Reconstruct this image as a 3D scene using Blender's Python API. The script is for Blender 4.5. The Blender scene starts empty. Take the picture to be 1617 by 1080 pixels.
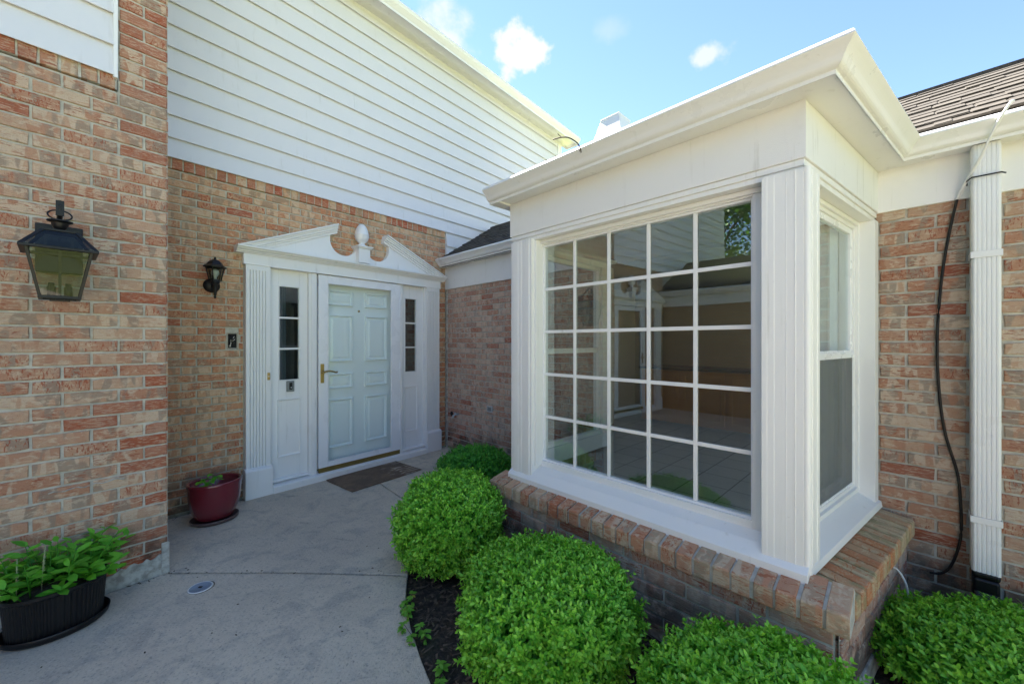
import bpy, bmesh, math, random
import numpy as np
from mathutils import Matrix, Vector
R=math.radians
random.seed(7); rng=np.random.default_rng(7)
scene=bpy.context.scene; COL=scene.collection
# ------------------------------------------------------------------ camera
cam=bpy.data.cameras.new('camera'); co=bpy.data.objects.new('camera',cam); COL.objects.link(co)
co.location=(0,0,1.41); co.rotation_euler=(R(90),0,0)
cam.sensor_width=36; cam.lens=36*620/1617; cam.clip_start=.05; cam.clip_end=2000
scene.camera=co
# ------------------------------------------------------------------ sky and sun
SUN_AZ=R(-30); SUN_EL=R(50)       # azimuth measured from +Y towards +X
w=bpy.data.worlds.new('World'); scene.world=w; w.use_nodes=True
nt=w.node_tree; nt.nodes.clear()
def N(nt,t,**k):
    n=nt.nodes.new(t)
    for a,b in k.items(): setattr(n,a,b)
    return n
sky=N(nt,'ShaderNodeTexSky',sky_type='NISHITA',sun_disc=False,sun_elevation=SUN_EL,sun_rotation=SUN_AZ)
sky.air_density=.85; sky.dust_density=0; sky.ozone_density=1.9
tc=N(nt,'ShaderNodeTexCoord')
bgn=N(nt,'ShaderNodeBackground'); out=N(nt,'ShaderNodeOutputWorld')
SKY_STR=.05
bgn.inputs['Strength'].default_value=SKY_STR
cur=sky.outputs[0]
def vmath(op,a,b=None):
    n=N(nt,'ShaderNodeVectorMath',operation=op); nt.links.new(a,n.inputs[0])
    if b is not None:
        if isinstance(b,(tuple,list)): n.inputs[1].default_value=b
        else: nt.links.new(b,n.inputs[1])
    return n
def cloud(vec,size,soft,amount,scale,stretch=(1,1,1)):
    global cur
    v=Vector(vec).normalized()
    sub=vmath('SUBTRACT',tc.outputs['Generated'],tuple(v))
    nz=N(nt,'ShaderNodeTexNoise'); nz.inputs['Scale'].default_value=scale; nz.inputs['Detail'].default_value=7; nz.inputs['Roughness'].default_value=.55
    nt.links.new(tc.outputs['Generated'],nz.inputs['Vector'])
    st=vmath('MULTIPLY',sub.outputs[0],stretch); ln=vmath('LENGTH',st.outputs[0])
    m=N(nt,'ShaderNodeMath',operation='MULTIPLY'); nt.links.new(ln.outputs['Value'],m.inputs[0]); m.inputs[1].default_value=-1/size
    a=N(nt,'ShaderNodeMath',operation='MULTIPLY_ADD'); nt.links.new(nz.outputs['Fac'],a.inputs[0]); a.inputs[1].default_value=3.0; nt.links.new(m.outputs[0],a.inputs[2])
    mr=N(nt,'ShaderNodeMapRange'); mr.interpolation_type='SMOOTHSTEP'; nt.links.new(a.outputs[0],mr.inputs['Value'])
    mr.inputs['From Min'].default_value=.72-soft; mr.inputs['From Max'].default_value=.72+soft; mr.inputs['To Max'].default_value=amount
    mx=N(nt,'ShaderNodeMix',data_type='RGBA'); nt.links.new(mr.outputs[0],mx.inputs['Factor']); nt.links.new(cur,mx.inputs['A'])
    mx.inputs['B'].default_value=(2.9,2.95,3.0,1); cur=mx.outputs['Result']
cloud((.027,1,.739),.060,.28,.98,17,(1,1,1.45))
cloud((-.185,1,.775),.060,.5,.8,15,(1,1,1.3))
cloud((.5,1,.73),.038,.45,.75,20,(1,1,2.2))
cloud((.24,1,.79),.030,.8,.22,22,(1,1,2.2))
nt.links.new(cur,bgn.inputs[0]); nt.links.new(bgn.outputs[0],out.inputs[0])
sd=bpy.data.lights.new('sun','SUN'); sd.energy=5.0; sd.angle=R(.53); sd.color=(1,.93,.82)
so=bpy.data.objects.new('sun',sd); COL.objects.link(so)
sdir=Vector((math.sin(SUN_AZ)*math.cos(SUN_EL),math.cos(SUN_AZ)*math.cos(SUN_EL),math.sin(SUN_EL)))
so.location=sdir*30; so.rotation_euler=sdir.to_track_quat('Z','Y').to_euler()
vs=scene.view_settings; vs.view_transform='Standard'; vs.look='None'; vs.gamma=1; vs.exposure=2.88
scene.render.engine='CYCLES'; scene.render.resolution_x=1024; scene.render.resolution_y=683
scene.cycles.max_bounces=10; scene.cycles.diffuse_bounces=5; scene.cycles.transparent_max_bounces=12
# ------------------------------------------------------------------ helpers
WM={}
def frame(o,d):
    return Matrix.Translation((o[0],o[1],0))@Matrix.Rotation(math.atan2(d[1],d[0]),4,'Z')
dB=(.6508,.7592); dF=(.6975,-.7166); dE=(.8051,.5932)
OA=(-2.1148,2.4125); OB=(-.8979,5.302); OC=(1.1657,1.558)
FA=frame(OA,dB); FB=frame(OB,dB); FD=frame(OB,dF); FC=frame(OC,dF); FE=frame(OC,dE)
OG=(OB[0]+2.44*dF[0],OB[1]+2.44*dF[1]); FG=frame(OG,(-.7166,-.6975))   # left side of the bay
ID=Matrix.Identity(4)
def tag(o,label=None,cat=None,group=None,kind=None):
    if label:o['label']=label
    if cat:o['category']=cat
    if group:o['group']=group
    if kind:o['kind']=kind
    return o
def link(o,parent,W):
    COL.objects.link(o); WM[o.name]=W
    if parent is None: o.matrix_world=W; o.matrix_basis=W
    else: o.parent=parent; o.matrix_basis=WM[parent.name].inverted()@W
    return o
def empty(name,W,label,cat,group=None):
    o=bpy.data.objects.new(name,None); o.empty_display_size=.1; link(o,None,W); return tag(o,label,cat,group)
class MB:
    def __init__(s): s.v=[];s.f=[];s.m=[];s.c=[];s.sm=[]
    def add(s,vs,fs,m=0,col=None,smooth=False):
        b=len(s.v); s.v+= [tuple(p) for p in vs]; s.f+=[tuple(i+b for i in f) for f in fs]; s.m+=[m]*len(fs); s.sm+=[smooth]*len(fs)
        s.c+=[col or (0,0,0,1)]*len(vs)
    def box(s,u0,u1,n0,n1,z0,z1,m=0,col=None):
        if u0>u1:u0,u1=u1,u0
        if n0>n1:n0,n1=n1,n0
        s.add([(u0,n0,z0),(u1,n0,z0),(u1,n1,z0),(u0,n1,z0),(u0,n0,z1),(u1,n0,z1),(u1,n1,z1),(u0,n1,z1)],
              [(0,3,2,1),(4,5,6,7),(0,1,5,4),(1,2,6,5),(2,3,7,6),(3,0,4,7)],m,col); return s
    def prism(s,poly,a0,a1,axis='u',m=0,smooth=False,col=None):
        # poly in (n,z) extruded along u ; axis 'z': poly (u,n) extruded in z ; axis 'n': poly (u,z) extruded in n
        def P(p,a): return {'u':(a,p[0],p[1]),'z':(p[0],p[1],a),'n':(p[0],a,p[1])}[axis]
        k=len(poly); vs=[P(p,a0) for p in poly]+[P(p,a1) for p in poly]
        fs=[tuple(range(k)),tuple(range(2*k-1,k-1,-1))]
        s.add(vs,fs,m,col,False)
        b=len(s.v)-2*k
        for i in range(k):
            j=(i+1)%k; s.f.append((b+i,b+k+i,b+k+j,b+j)); s.m.append(m); s.sm.append(smooth)
        return s
    def rings(s,u0,u1,z0,z1,steps,cap=True,m=0):
        vs=[];fs=[]
        for (d,n) in steps: vs+=[(u0+d,n,z0+d),(u1-d,n,z0+d),(u1-d,n,z1-d),(u0+d,n,z1-d)]
        for k in range(len(steps)-1):
            for i in range(4):
                j=(i+1)%4; fs.append((k*4+i,k*4+j,k*4+4+j,k*4+4+i))
        if cap: q=(len(steps)-1)*4; fs.append((q,q+1,q+2,q+3))
        s.add(vs,fs,m); return s
    def lathe(s,prof,c=(0,0),seg=32,m=0,smooth=True,sx=1,sy=1,a0=0):
        vs=[];fs=[];k=len(prof)
        for i in range(seg):
            a=2*math.pi*i/seg+a0
            for r,z in prof: vs.append((c[0]+math.cos(a)*r*sx,c[1]+math.sin(a)*r*sy,z))
        for i in range(seg):
            j=(i+1)%seg
            for q in range(k-1): fs.append((i*k+q,j*k+q,j*k+q+1,i*k+q+1))
        s.add(vs,fs,m,None,smooth); return s
    def tube(s,pts,r,seg=8,m=0):
        pts=[Vector(p) for p in pts]; vs=[];fs=[]; rr=r if isinstance(r,(list,tuple)) else [r]*len(pts)
        up=Vector((0,0,1))
        for i,p in enumerate(pts):
            t=(pts[min(i+1,len(pts)-1)]-pts[max(i-1,0)]).normalized()
            a=t.cross(up); 
            if a.length<.05:a=t.cross(Vector((1,0,0)))
            a.normalize(); b=t.cross(a)
            for k in range(seg):
                q=2*math.pi*k/seg; vs.append(p+(a*math.cos(q)+b*math.sin(q))*rr[i])
        for i in range(len(pts)-1):
            for k in range(seg): l=(k+1)%seg; fs.append((i*seg+k,i*seg+l,(i+1)*seg+l,(i+1)*seg+k))
        fs.append(tuple(range(seg))[::-1]); fs.append(tuple((len(pts)-1)*seg+k for k in range(seg)))
        s.add(vs,fs,m,None,True); return s
    def build(s,name,mats,parent=None,W=ID,bevel=0,label=None,fix=True):
        me=bpy.data.meshes.new(name); me.from_pydata(s.v,[],s.f)
        if not isinstance(mats,(list,tuple)): mats=[mats]
        for x in mats: me.materials.append(x)
        me.polygons.foreach_set('material_index',s.m); me.polygons.foreach_set('use_smooth',s.sm)
        a=me.color_attributes.new('bcol','FLOAT_COLOR','POINT'); a.data.foreach_set('color',np.array(s.c,dtype=np.float32).ravel())
        if fix:
            bm=bmesh.new(); bm.from_mesh(me); bmesh.ops.recalc_face_normals(bm,faces=bm.faces[:]); bm.to_mesh(me); bm.free()
        me.update()
        o=bpy.data.objects.new(name,me); link(o,parent,W)
        if bevel:
            b=o.modifiers.new('bevel','BEVEL'); b.width=bevel; b.segments=2; b.limit_method='ANGLE'; b.angle_limit=R(40)
            b.harden_normals=False
        if label:o['label']=label
        return o
def smooth_pts(pts,k=8):
    pts=[Vector(p) for p in pts]; o=[]
    for i in range(len(pts)-1):
        p0=pts[max(i-1,0)];p1=pts[i];p2=pts[i+1];p3=pts[min(i+2,len(pts)-1)]
        for j in range(k):
            t=j/k; o.append(.5*((2*p1)+(p2-p0)*t+(2*p0-5*p1+4*p2-p3)*t*t+(-p0+3*p1-3*p2+p3)*t**3))
    o.append(pts[-1]); return o
# ------------------------------------------------------------------ materials
def mat(name):
    m=bpy.data.materials.new(name); m.use_nodes=True; t=m.node_tree
    return m,t,t.nodes['Principled BSDF']
def lk(t,a,b): t.links.new(a,b)
def noise(t,vec,scale,detail=4,rough=.55,dist=0):
    n=N(t,'ShaderNodeTexNoise'); n.inputs['Scale'].default_value=scale; n.inputs['Detail'].default_value=detail; n.inputs['Roughness'].default_value=rough; n.inputs['Distortion'].default_value=dist
    if vec: lk(t,vec,n.inputs['Vector'])
    return n.outputs['Fac']
def mrange(t,v,a,b,c=0,d=1,smooth=True):
    n=N(t,'ShaderNodeMapRange'); lk(t,v,n.inputs['Value']); n.interpolation_type='SMOOTHSTEP' if smooth else 'LINEAR'
    for k,x in (('From Min',a),('From Max',b),('To Min',c),('To Max',d)): n.inputs[k].default_value=x
    return n.outputs[0]
def mix(t,f,a,b,bl='MIX'):
    n=N(t,'ShaderNodeMix',data_type='RGBA',blend_type=bl)
    for k,x in (('Factor',f),('A',a),('B',b)):
        if isinstance(x,(int,float)): n.inputs[k].default_value=x
        elif isinstance(x,tuple): n.inputs[k].default_value=tuple(x)+(1,)
        else: lk(t,x,n.inputs[k])
    return n.outputs['Result']
def mth(t,op,a,b=0):
    n=N(t,'ShaderNodeMath',operation=op)
    for i,x in enumerate((a,b)):
        if isinstance(x,(int,float)): n.inputs[i].default_value=x
        else: lk(t,x,n.inputs[i])
    return n.outputs[0]
def bump(t,h,strength,dist,p):
    b=N(t,'ShaderNodeBump'); b.inputs['Strength'].default_value=strength; b.inputs['Distance'].default_value=dist
    lk(t,h,b.inputs['Height']); lk(t,b.outputs[0],p.inputs['Normal'])
def objvec(t,sc=(1,1,1)):
    c=N(t,'ShaderNodeTexCoord'); m=N(t,'ShaderNodeMapping'); m.inputs['Scale'].default_value=sc; lk(t,c.outputs['Object'],m.inputs['Vector']); return m.outputs[0]
def paint(name,col,rough=.45,grain=(8,8,60),dirt=.25,bs=.25,dcol=(.45,.43,.36)):
    m,t,p=mat(name)
    n1=noise(t,objvec(t),3.2,6,.6); n2=noise(t,objvec(t,grain),6,5,.6); n3=noise(t,objvec(t),55,3,.5)
    f=mrange(t,n1,.56,.85,0,dirt)
    dr=noise(t,objvec(t,(26,26,1.6)),1,4,.6); dd=mth(t,'MULTIPLY',mrange(t,dr,.58,.72,0,dirt),mrange(t,n1,.42,.6)); c=mix(t,f,col,dcol); c=mix(t,dd,c,tuple(x*.8 for x in dcol)); sp=mrange(t,n3,.70,.78,0,dirt*.8); c=mix(t,sp,c,dcol)
    lk(t,c,p.inputs['Base Color']); p.inputs['Roughness'].default_value=rough
    r=mrange(t,n1,.3,.8,rough-.08,rough+.15); lk(t,r,p.inputs['Roughness'])
    bump(t,n2,bs,.002,p); return m
M={}
M['paint']=paint('white_trim_paint',(.80,.80,.785),.42)
M['paint_v']=paint('white_trim_paint_upright',(.80,.80,.785),.42,(60,60,6))
M['fascia']=paint('white_fascia_paint',(.78,.78,.77),.5,(5,60,60),.3,.5)
M['siding']=paint('white_vinyl_siding',(.70,.70,.71),.42,(3,40,70),.16,.35)
M['gutter']=paint('white_gutter_metal',(.77,.775,.775),.33,(2,2,2),.22,.05)
M['door']=paint('pale_blue_door_paint',(.80,.84,.83),.4,(30,30,6),.08,.1)
M['storm']=paint('white_storm_door_metal',(.80,.81,.83),.3,(4,4,4),.08,.05)
def plain(name,col,rough=.5,metal=0,spec=.5,coat=0,var=.15,bs=.1,bscale=40):
    m,t,p=mat(name); n=noise(t,objvec(t),bscale*.3,5)
    c=mix(t,mrange(t,n,.35,.75,0,var),col,tuple(x*.45+.02 for x in col)); lk(t,c,p.inputs['Base Color'])
    p.inputs['Roughness'].default_value=rough; p.inputs['Metallic'].default_value=metal
    p.inputs['Specular IOR Level'].default_value=spec; p.inputs['Coat Weight'].default_value=coat; p.inputs['Coat Roughness'].default_value=.08
    bump(t,noise(t,objvec(t),bscale*3,3),bs,.001,p); return m
M['black_metal']=plain('black_lantern_metal',(.007,.007,.009),.42,.0,.35)
M['black_plastic']=plain('black_plastic',(.006,.006,.007),.4,0,.35)
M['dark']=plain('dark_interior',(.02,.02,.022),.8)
M['glaze']=plain('red_ceramic_glaze',(.16,.012,.022),.22,0,.5,.6,.5,.1,12)
M['saucer']=plain('brown_saucer',(.10,.065,.06),.5)
M['brass']=plain('aged_brass',(.42,.30,.12),.35,1,.5,0,.4)
M['kick']=plain('bronze_kick_plate',(.30,.22,.07),.4,.7,.5,0,.3)
M['grey_plastic']=plain('grey_plastic',(.20,.22,.22),.5)
M['cover']=plain('blue_grey_cover',(.22,.27,.33),.5)
M['whitewire']=plain('white_cable',(.75,.75,.73),.4)
M['galv']=plain('galvanised_metal',(.50,.53,.56),.5,.2)
M['socket']=plain('cream_socket',(.75,.70,.6),.5)
M['curtain']=plain('white_curtain',(.62,.64,.66),.8)
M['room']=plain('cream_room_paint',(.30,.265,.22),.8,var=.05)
M['wood']=plain('orange_wood',(.66,.27,.055),.45,var=.4,bscale=6)
M['board']=plain('dark_roof_edge',(.035,.033,.033),.8)
def brickmat(name,tan,salmon,cream,red,grey,mort=.0):
    m,t,p=mat(name)
    a=N(t,'ShaderNodeAttribute',attribute_name='bcol'); sp=N(t,'ShaderNodeSeparateColor'); lk(t,a.outputs['Color'],sp.inputs[0])
    r,g,b=sp.outputs
    tcn=N(t,'ShaderNodeTexCoord'); sv=N(t,'ShaderNodeVectorMath',operation='SCALE'); lk(t,a.outputs['Color'],sv.inputs[0]); sv.inputs['Scale'].default_value=41.
    ad=N(t,'ShaderNodeVectorMath',operation='ADD'); lk(t,tcn.outputs['Object'],ad.inputs[0]); lk(t,sv.outputs[0],ad.inputs[1])
    def mp(sc):
        q=N(t,'ShaderNodeMapping'); q.inputs['Scale'].default_value=sc; lk(t,ad.outputs[0],q.inputs['Vector']); return q.outputs[0]
    chunk=noise(t,mp((19,3,5)),1,1,.4,.35); chunk2=noise(t,mp((13,3,4)),1.3,1,.4,.3)
    smear=noise(t,mp((26,50,150)),1,4,.62,.7)
    patch=noise(t,mp((22,20,45)),1,4,.6,.8)
    vtear=noise(t,mp((120,40,40)),1,3,.55,.6)
    grain=noise(t,mp((1,1,1)),380,3,.6)
    c=mix(t,mrange(t,r,.40,.95),tan,salmon)
    c=mix(t,mrange(t,chunk,.47,.52,0,.8),c,mix(t,mrange(t,g,.35,.65),cream,salmon))
    c=mix(t,mrange(t,chunk2,.55,.60,0,.75),c,grey)
    c=mix(t,mrange(t,smear,.52,.62,0,.55),c,salmon)
    c=mix(t,mrange(t,patch,.53,.61,0,.6),c,cream)
    tear=mth(t,'MULTIPLY',mrange(t,vtear,.56,.60,0,.85),mrange(t,g,.74,.80))
    c=mix(t,tear,c,red)
    tear2=mth(t,'MULTIPLY',mrange(t,smear,.57,.60,0,.8),mrange(t,r,.6,.75))
    c=mix(t,tear2,c,tuple(x*.9 for x in red))
    c=mix(t,b,c,mix(t,mrange(t,smear,.48,.62,0,.6),red,cream))
    c=mix(t,mrange(t,grain,.58,.70,0,.5),c,tuple(x*.3 for x in grey))
    zz=N(t,'ShaderNodeSeparateXYZ'); lk(t,tcn.outputs['Object'],zz.inputs[0]); stn=noise(t,tcn.outputs['Object'],5,5,.65)
    st=mth(t,'MULTIPLY',mrange(t,zz.outputs[2],.36,.14),mrange(t,stn,.42,.56,0,.78)); c=mix(t,st,c,(.055,.05,.04))
    big=noise(t,objvec(t),1.3,4,.6); c=mix(t,mrange(t,big,.5,.75,0,.30),c,tuple(x*.8 for x in grey))
    lk(t,c,p.inputs['Base Color']); p.inputs['Roughness'].default_value=.85; p.inputs['Specular IOR Level'].default_value=.25
    hh=mth(t,'ADD',mth(t,'MULTIPLY',smear,1.2),mth(t,'MULTIPLY',grain,.45)); hh=mth(t,'ADD',hh,mth(t,'MULTIPLY',vtear,.5))
    bump(t,hh,.9,.006,p); return m
tanA=(.53,.35,.235); salA=(.46,.235,.145); crA=(.62,.49,.355); rdA=(.36,.095,.045); grA=(.30,.235,.18)
M['brick']=brickmat('pink_tan_brick',tanA,salA,crA,rdA,grA)
M['brickB']=brickmat('orange_tan_brick',(.62,.38,.22),(.56,.25,.125),(.68,.51,.34),(.42,.10,.05),(.38,.26,.165))
M['brickC']=brickmat('mauve_brown_brick',(.58,.42,.33),(.50,.28,.20),(.62,.51,.42),(.38,.11,.06),(.40,.335,.29))
M['brickS']=brickmat('sill_brick',(.52,.37,.25),(.52,.26,.155),(.62,.50,.36),(.42,.13,.06),(.38,.30,.21))
M['brickE']=brickmat('weathered_sill_brick',(.46,.35,.22),(.50,.30,.17),(.56,.45,.29),(.50,.17,.07),(.30,.27,.14))
def mortar(name,c1,c2):
    m,t,p=mat(name); n=noise(t,objvec(t),26,5,.6); n2=noise(t,objvec(t),2,4)
    c=mix(t,mrange(t,n,.35,.7),c1,c2); c=mix(t,mrange(t,n2,.5,.75,0,.4),c,tuple(x*.6 for x in c2))
    lk(t,c,p.inputs['Base Color']); p.inputs['Roughness'].default_value=.95; bump(t,noise(t,objvec(t),180,4),.6,.003,p); return m
M['mortar']=mortar('grey_mortar',(.54,.53,.47),(.40,.39,.345))
M['mortarB']=mortar('beige_mortar',(.56,.53,.43),(.42,.39,.31))
M['parge']=mortar('pale_parging',(.50,.50,.46),(.26,.25,.22))
# concrete
def concrete():
    m,t,p=mat('broom_finished_concrete')
    n1=noise(t,objvec(t),.9,6,.6); n2=noise(t,objvec(t),6,6,.65,.6); sp=noise(t,objvec(t),95,4,.65); st=noise(t,objvec(t,(1,2.2,1)),1.7,5,.6,1.2)
    br=noise(t,objvec(t,(9,1.2,1)),26,4,.6,.4); sp2=noise(t,objvec(t),48,3,.6); n3=noise(t,objvec(t),24,5,.7)
    c=mix(t,mrange(t,n1,.35,.65),(.70,.61,.48),(.54,.475,.38))
    c=mix(t,mrange(t,n2,.48,.66,0,.55),c,(.34,.32,.285)); c=mix(t,mrange(t,n3,.5,.7,0,.35),c,(.30,.29,.265))
    c=mix(t,mrange(t,st,.60,.74,0,.6),c,(.22,.205,.18))
    c=mix(t,mrange(t,sp,.54,.66,0,.45),c,(.72,.69,.62)); c=mix(t,mrange(t,sp,.45,.32,0,.6),c,(.18,.17,.155))
    c=mix(t,mrange(t,sp2,.60,.70,0,.4),c,(.18,.17,.16))
    lk(t,c,p.inputs['Base Color']); p.inputs['Roughness'].default_value=.88
    bump(t,mth(t,'ADD',mth(t,'MULTIPLY',sp,1.),mth(t,'MULTIPLY',br,1.3)),.9,.006,p); return m
M['concrete']=concrete()
def shing(name,c1,c2,c3):
    m,t,p=mat(name); a=N(t,'ShaderNodeAttribute',attribute_name='bcol'); s=N(t,'ShaderNodeSeparateColor'); lk(t,a.outputs['Color'],s.inputs[0])
    c=mix(t,s.outputs[0],c1,c2); g=noise(t,objvec(t),250,3,.6); g2=noise(t,objvec(t),14,4)
    c=mix(t,mrange(t,g,.5,.65,0,.5),c,c3); c=mix(t,mrange(t,g2,.5,.7,0,.4),c,tuple(x*.5 for x in c3))
    lk(t,c,p.inputs['Base Color']); p.inputs['Roughness'].default_value=.95; bump(t,g,.6,.003,p); return m
M['shingle']=shing('weathered_asphalt_shingle',(.082,.072,.060),(.056,.049,.042),(.03,.027,.025))
def glass(name,tint=(1,1,1),rough=0,spec=1.0,refl=.5):
    m,t,p=mat(name); t.nodes.remove(p); o=t.nodes['Material Output']
    tr=N(t,'ShaderNodeBsdfTransparent'); tr.inputs[0].default_value=tint+(1,)
    gl=N(t,'ShaderNodeBsdfGlossy'); gl.inputs['Roughness'].default_value=rough; gl.inputs['Color'].default_value=(.95,1,.98,1)
    f=N(t,'ShaderNodeFresnel'); ge=N(t,'ShaderNodeNewGeometry'); lk(t,mrange(t,ge.outputs['Backfacing'],0,1,refl,1/refl,False),f.inputs['IOR'])
    wv=noise(t,objvec(t),2.2,2); b=N(t,'ShaderNodeBump'); b.inputs['Strength'].default_value=.015; b.inputs['Distance'].default_value=.02
    lk(t,wv,b.inputs['Height']); lk(t,b.outputs[0],gl.inputs['Normal'])
    mx=N(t,'ShaderNodeMixShader'); lk(t,f.outputs[0],mx.inputs[0]); lk(t,tr.outputs[0],mx.inputs[1]); lk(t,gl.outputs[0],mx.inputs[2]); lk(t,mx.outputs[0],o.inputs[0]); return m
M['glass']=glass('double_glazing',(.90,.93,.93),refl=2.1)
M['glass_side']=glass('side_glazing',(.9,.93,.93),refl=1.45)
M['glass_clear']=glass('clear_storm_glass',(.96,.98,.98),refl=1.25)
M['glass_lamp']=glass('lantern_glass',(.66,.70,.64),.01,refl=1.36)
def screenmat():
    m,t,p=mat('insect_screen'); t.nodes.remove(p); o=t.nodes['Material Output']
    tr=N(t,'ShaderNodeBsdfTransparent'); df=N(t,'ShaderNodeBsdfDiffuse'); df.inputs[0].default_value=(.22,.23,.23,1)
    mx=N(t,'ShaderNodeMixShader'); mx.inputs[0].default_value=.48; lk(t,tr.outputs[0],mx.inputs[1]); lk(t,df.outputs[0],mx.inputs[2]); lk(t,mx.outputs[0],o.inputs[0]); return m
M['screen']=screenmat()
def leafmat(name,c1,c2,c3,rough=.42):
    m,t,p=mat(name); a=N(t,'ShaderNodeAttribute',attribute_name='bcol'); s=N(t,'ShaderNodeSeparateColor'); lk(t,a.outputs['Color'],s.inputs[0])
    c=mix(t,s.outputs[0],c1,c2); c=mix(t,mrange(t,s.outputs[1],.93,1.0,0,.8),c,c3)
    lk(t,c,p.inputs['Base Color']); p.inputs['Roughness'].default_value=rough
    tl=N(t,'ShaderNodeBsdfTranslucent'); cc=mix(t,.5,c,(.25,.5,.05)); lk(t,cc,tl.inputs[0])
    mx=N(t,'ShaderNodeMixShader'); mx.inputs[0].default_value=.25; o=t.nodes['Material Output']
    lk(t,p.outputs[0],mx.inputs[1]); lk(t,tl.outputs[0],mx.inputs[2]); lk(t,mx.outputs[0],o.inputs[0]); return m
M['box_leaf']=leafmat('boxwood_leaf',(.07,.36,.022),(.34,.72,.06),(.5,.56,.22))
M['box_leaf_dark']=leafmat('boxwood_leaf_deep',(.03,.21,.03),(.11,.45,.035),(.3,.42,.15))
M['hosta_leaf']=leafmat('soft_green_leaf',(.05,.27,.016),(.17,.52,.03),(.35,.5,.08),.5)
M['maple_leaf']=leafmat('seedling_leaf',(.10,.33,.03),(.22,.5,.05),(.4,.15,.06),.5)
M['tree_leaf']=leafmat('tree_leaf',(.03,.10,.015),(.08,.2,.03),(.1,.2,.03),.5)
M['twig']=plain('brown_twig',(.05,.035,.022),.8)
M['flower']=plain('pale_flower_spike',(.36,.42,.22),.7)
M['bark']=plain('tree_bark',(.09,.07,.05),.9)
def soilmat():
    m,t,p=mat('dark_mulch_soil'); n=noise(t,objvec(t),40,6,.7); n2=noise(t,objvec(t),3,4)
    c=mix(t,mrange(t,n,.4,.7),(.03,.023,.018),(.11,.08,.055)); c=mix(t,mrange(t,n2,.55,.7,0,.5),c,(.03,.045,.012))
    lk(t,c,p.inputs['Base Color']); p.inputs['Roughness'].default_value=.95; bump(t,n,1,.02,p); return m
M['soil']=soilmat()
def lawnmat():
    m,t,p=mat('sunlit_lawn'); n=noise(t,objvec(t),30,6,.7); n2=noise(t,objvec(t),.6,4)
    c=mix(t,n,(.15,.19,.04),(.27,.31,.085)); c=mix(t,mrange(t,n2,.4,.7,0,.5),c,(.30,.30,.11)); lk(t,c,p.inputs['Base Color']); p.inputs['Roughness'].default_value=.9; bump(t,n,1,.03,p); return m
M['lawn']=lawnmat()
def matmat():
    m,t,p=mat('worn_brown_doormat'); n=noise(t,objvec(t),7,5,.6,.8); n2=noise(t,objvec(t),300,2)
    v=N(t,'ShaderNodeTexVoronoi'); v.inputs['Scale'].default_value=9; v.feature='SMOOTH_F1'; lk(t,objvec(t),v.inputs['Vector'])
    gx=N(t,'ShaderNodeSeparateXYZ'); lk(t,objvec(t),gx.inputs[0])
    c=mix(t,mrange(t,n,.35,.7),(.13,.09,.06),(.21,.135,.085))
    wv=N(t,'ShaderNodeTexWave'); wv.wave_type='RINGS'; wv.inputs['Scale'].default_value=5.5; wv.inputs['Distortion'].default_value=7; wv.inputs['Detail'].default_value=3; lk(t,objvec(t),wv.inputs['Vector'])
    f=mth(t,'MULTIPLY',mth(t,'MULTIPLY',mrange(t,wv.outputs['Fac'],.66,.8,0,.9),mrange(t,n,.45,.6)),mrange(t,gx.outputs[0],.05,.16))
    c=mix(t,f,c,(.42,.37,.30)); c=mix(t,mrange(t,n2,.5,.7,0,.35),c,(.04,.03,.02)); lk(t,c,p.inputs['Base Color']); p.inputs['Roughness'].default_value=.95
    bump(t,n2,.8,.004,p); return m
M['mat']=matmat()
def tilemat():
    m,t,p=mat('grey_floor_tile'); b=N(t,'ShaderNodeTexBrick'); b.offset=0; b.inputs['Scale'].default_value=1; b.inputs['Brick Width'].default_value=.33; b.inputs['Row Height'].default_value=.33; b.inputs['Mortar Size'].default_value=.006
    b.inputs['Color1'].default_value=(.50,.50,.48,1); b.inputs['Color2'].default_value=(.44,.44,.43,1); b.inputs['Mortar'].default_value=(.08,.08,.08,1)
    lk(t,objvec(t),b.inputs['Vector']); lk(t,b.outputs[0],p.inputs['Base Color']); p.inputs['Roughness'].default_value=.3; return m
M['tile']=tilemat()
def farbrick():
    m,t,p=mat('far_brick'); b=N(t,'ShaderNodeTexBrick'); b.inputs['Scale'].default_value=1; b.inputs['Brick Width'].default_value=.21; b.inputs['Row Height'].default_value=.067; b.inputs['Mortar Size'].default_value=.006
    b.inputs['Color1'].default_value=(.42,.27,.17,1); b.inputs['Color2'].default_value=(.36,.21,.13,1); b.inputs['Mortar'].default_value=(.28,.25,.20,1)
    c=N(t,'ShaderNodeTexCoord'); s=N(t,'ShaderNodeSeparateXYZ'); cb=N(t,'ShaderNodeCombineXYZ'); lk(t,c.outputs['Object'],s.inputs[0]); lk(t,s.outputs[0],cb.inputs[0]); lk(t,s.outputs[2],cb.inputs[1])
    lk(t,cb.outputs[0],b.inputs['Vector']); lk(t,b.outputs[0],p.inputs['Base Color']); p.inputs['Roughness'].default_value=.9; return m
M['farbrick']=farbrick()
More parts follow.
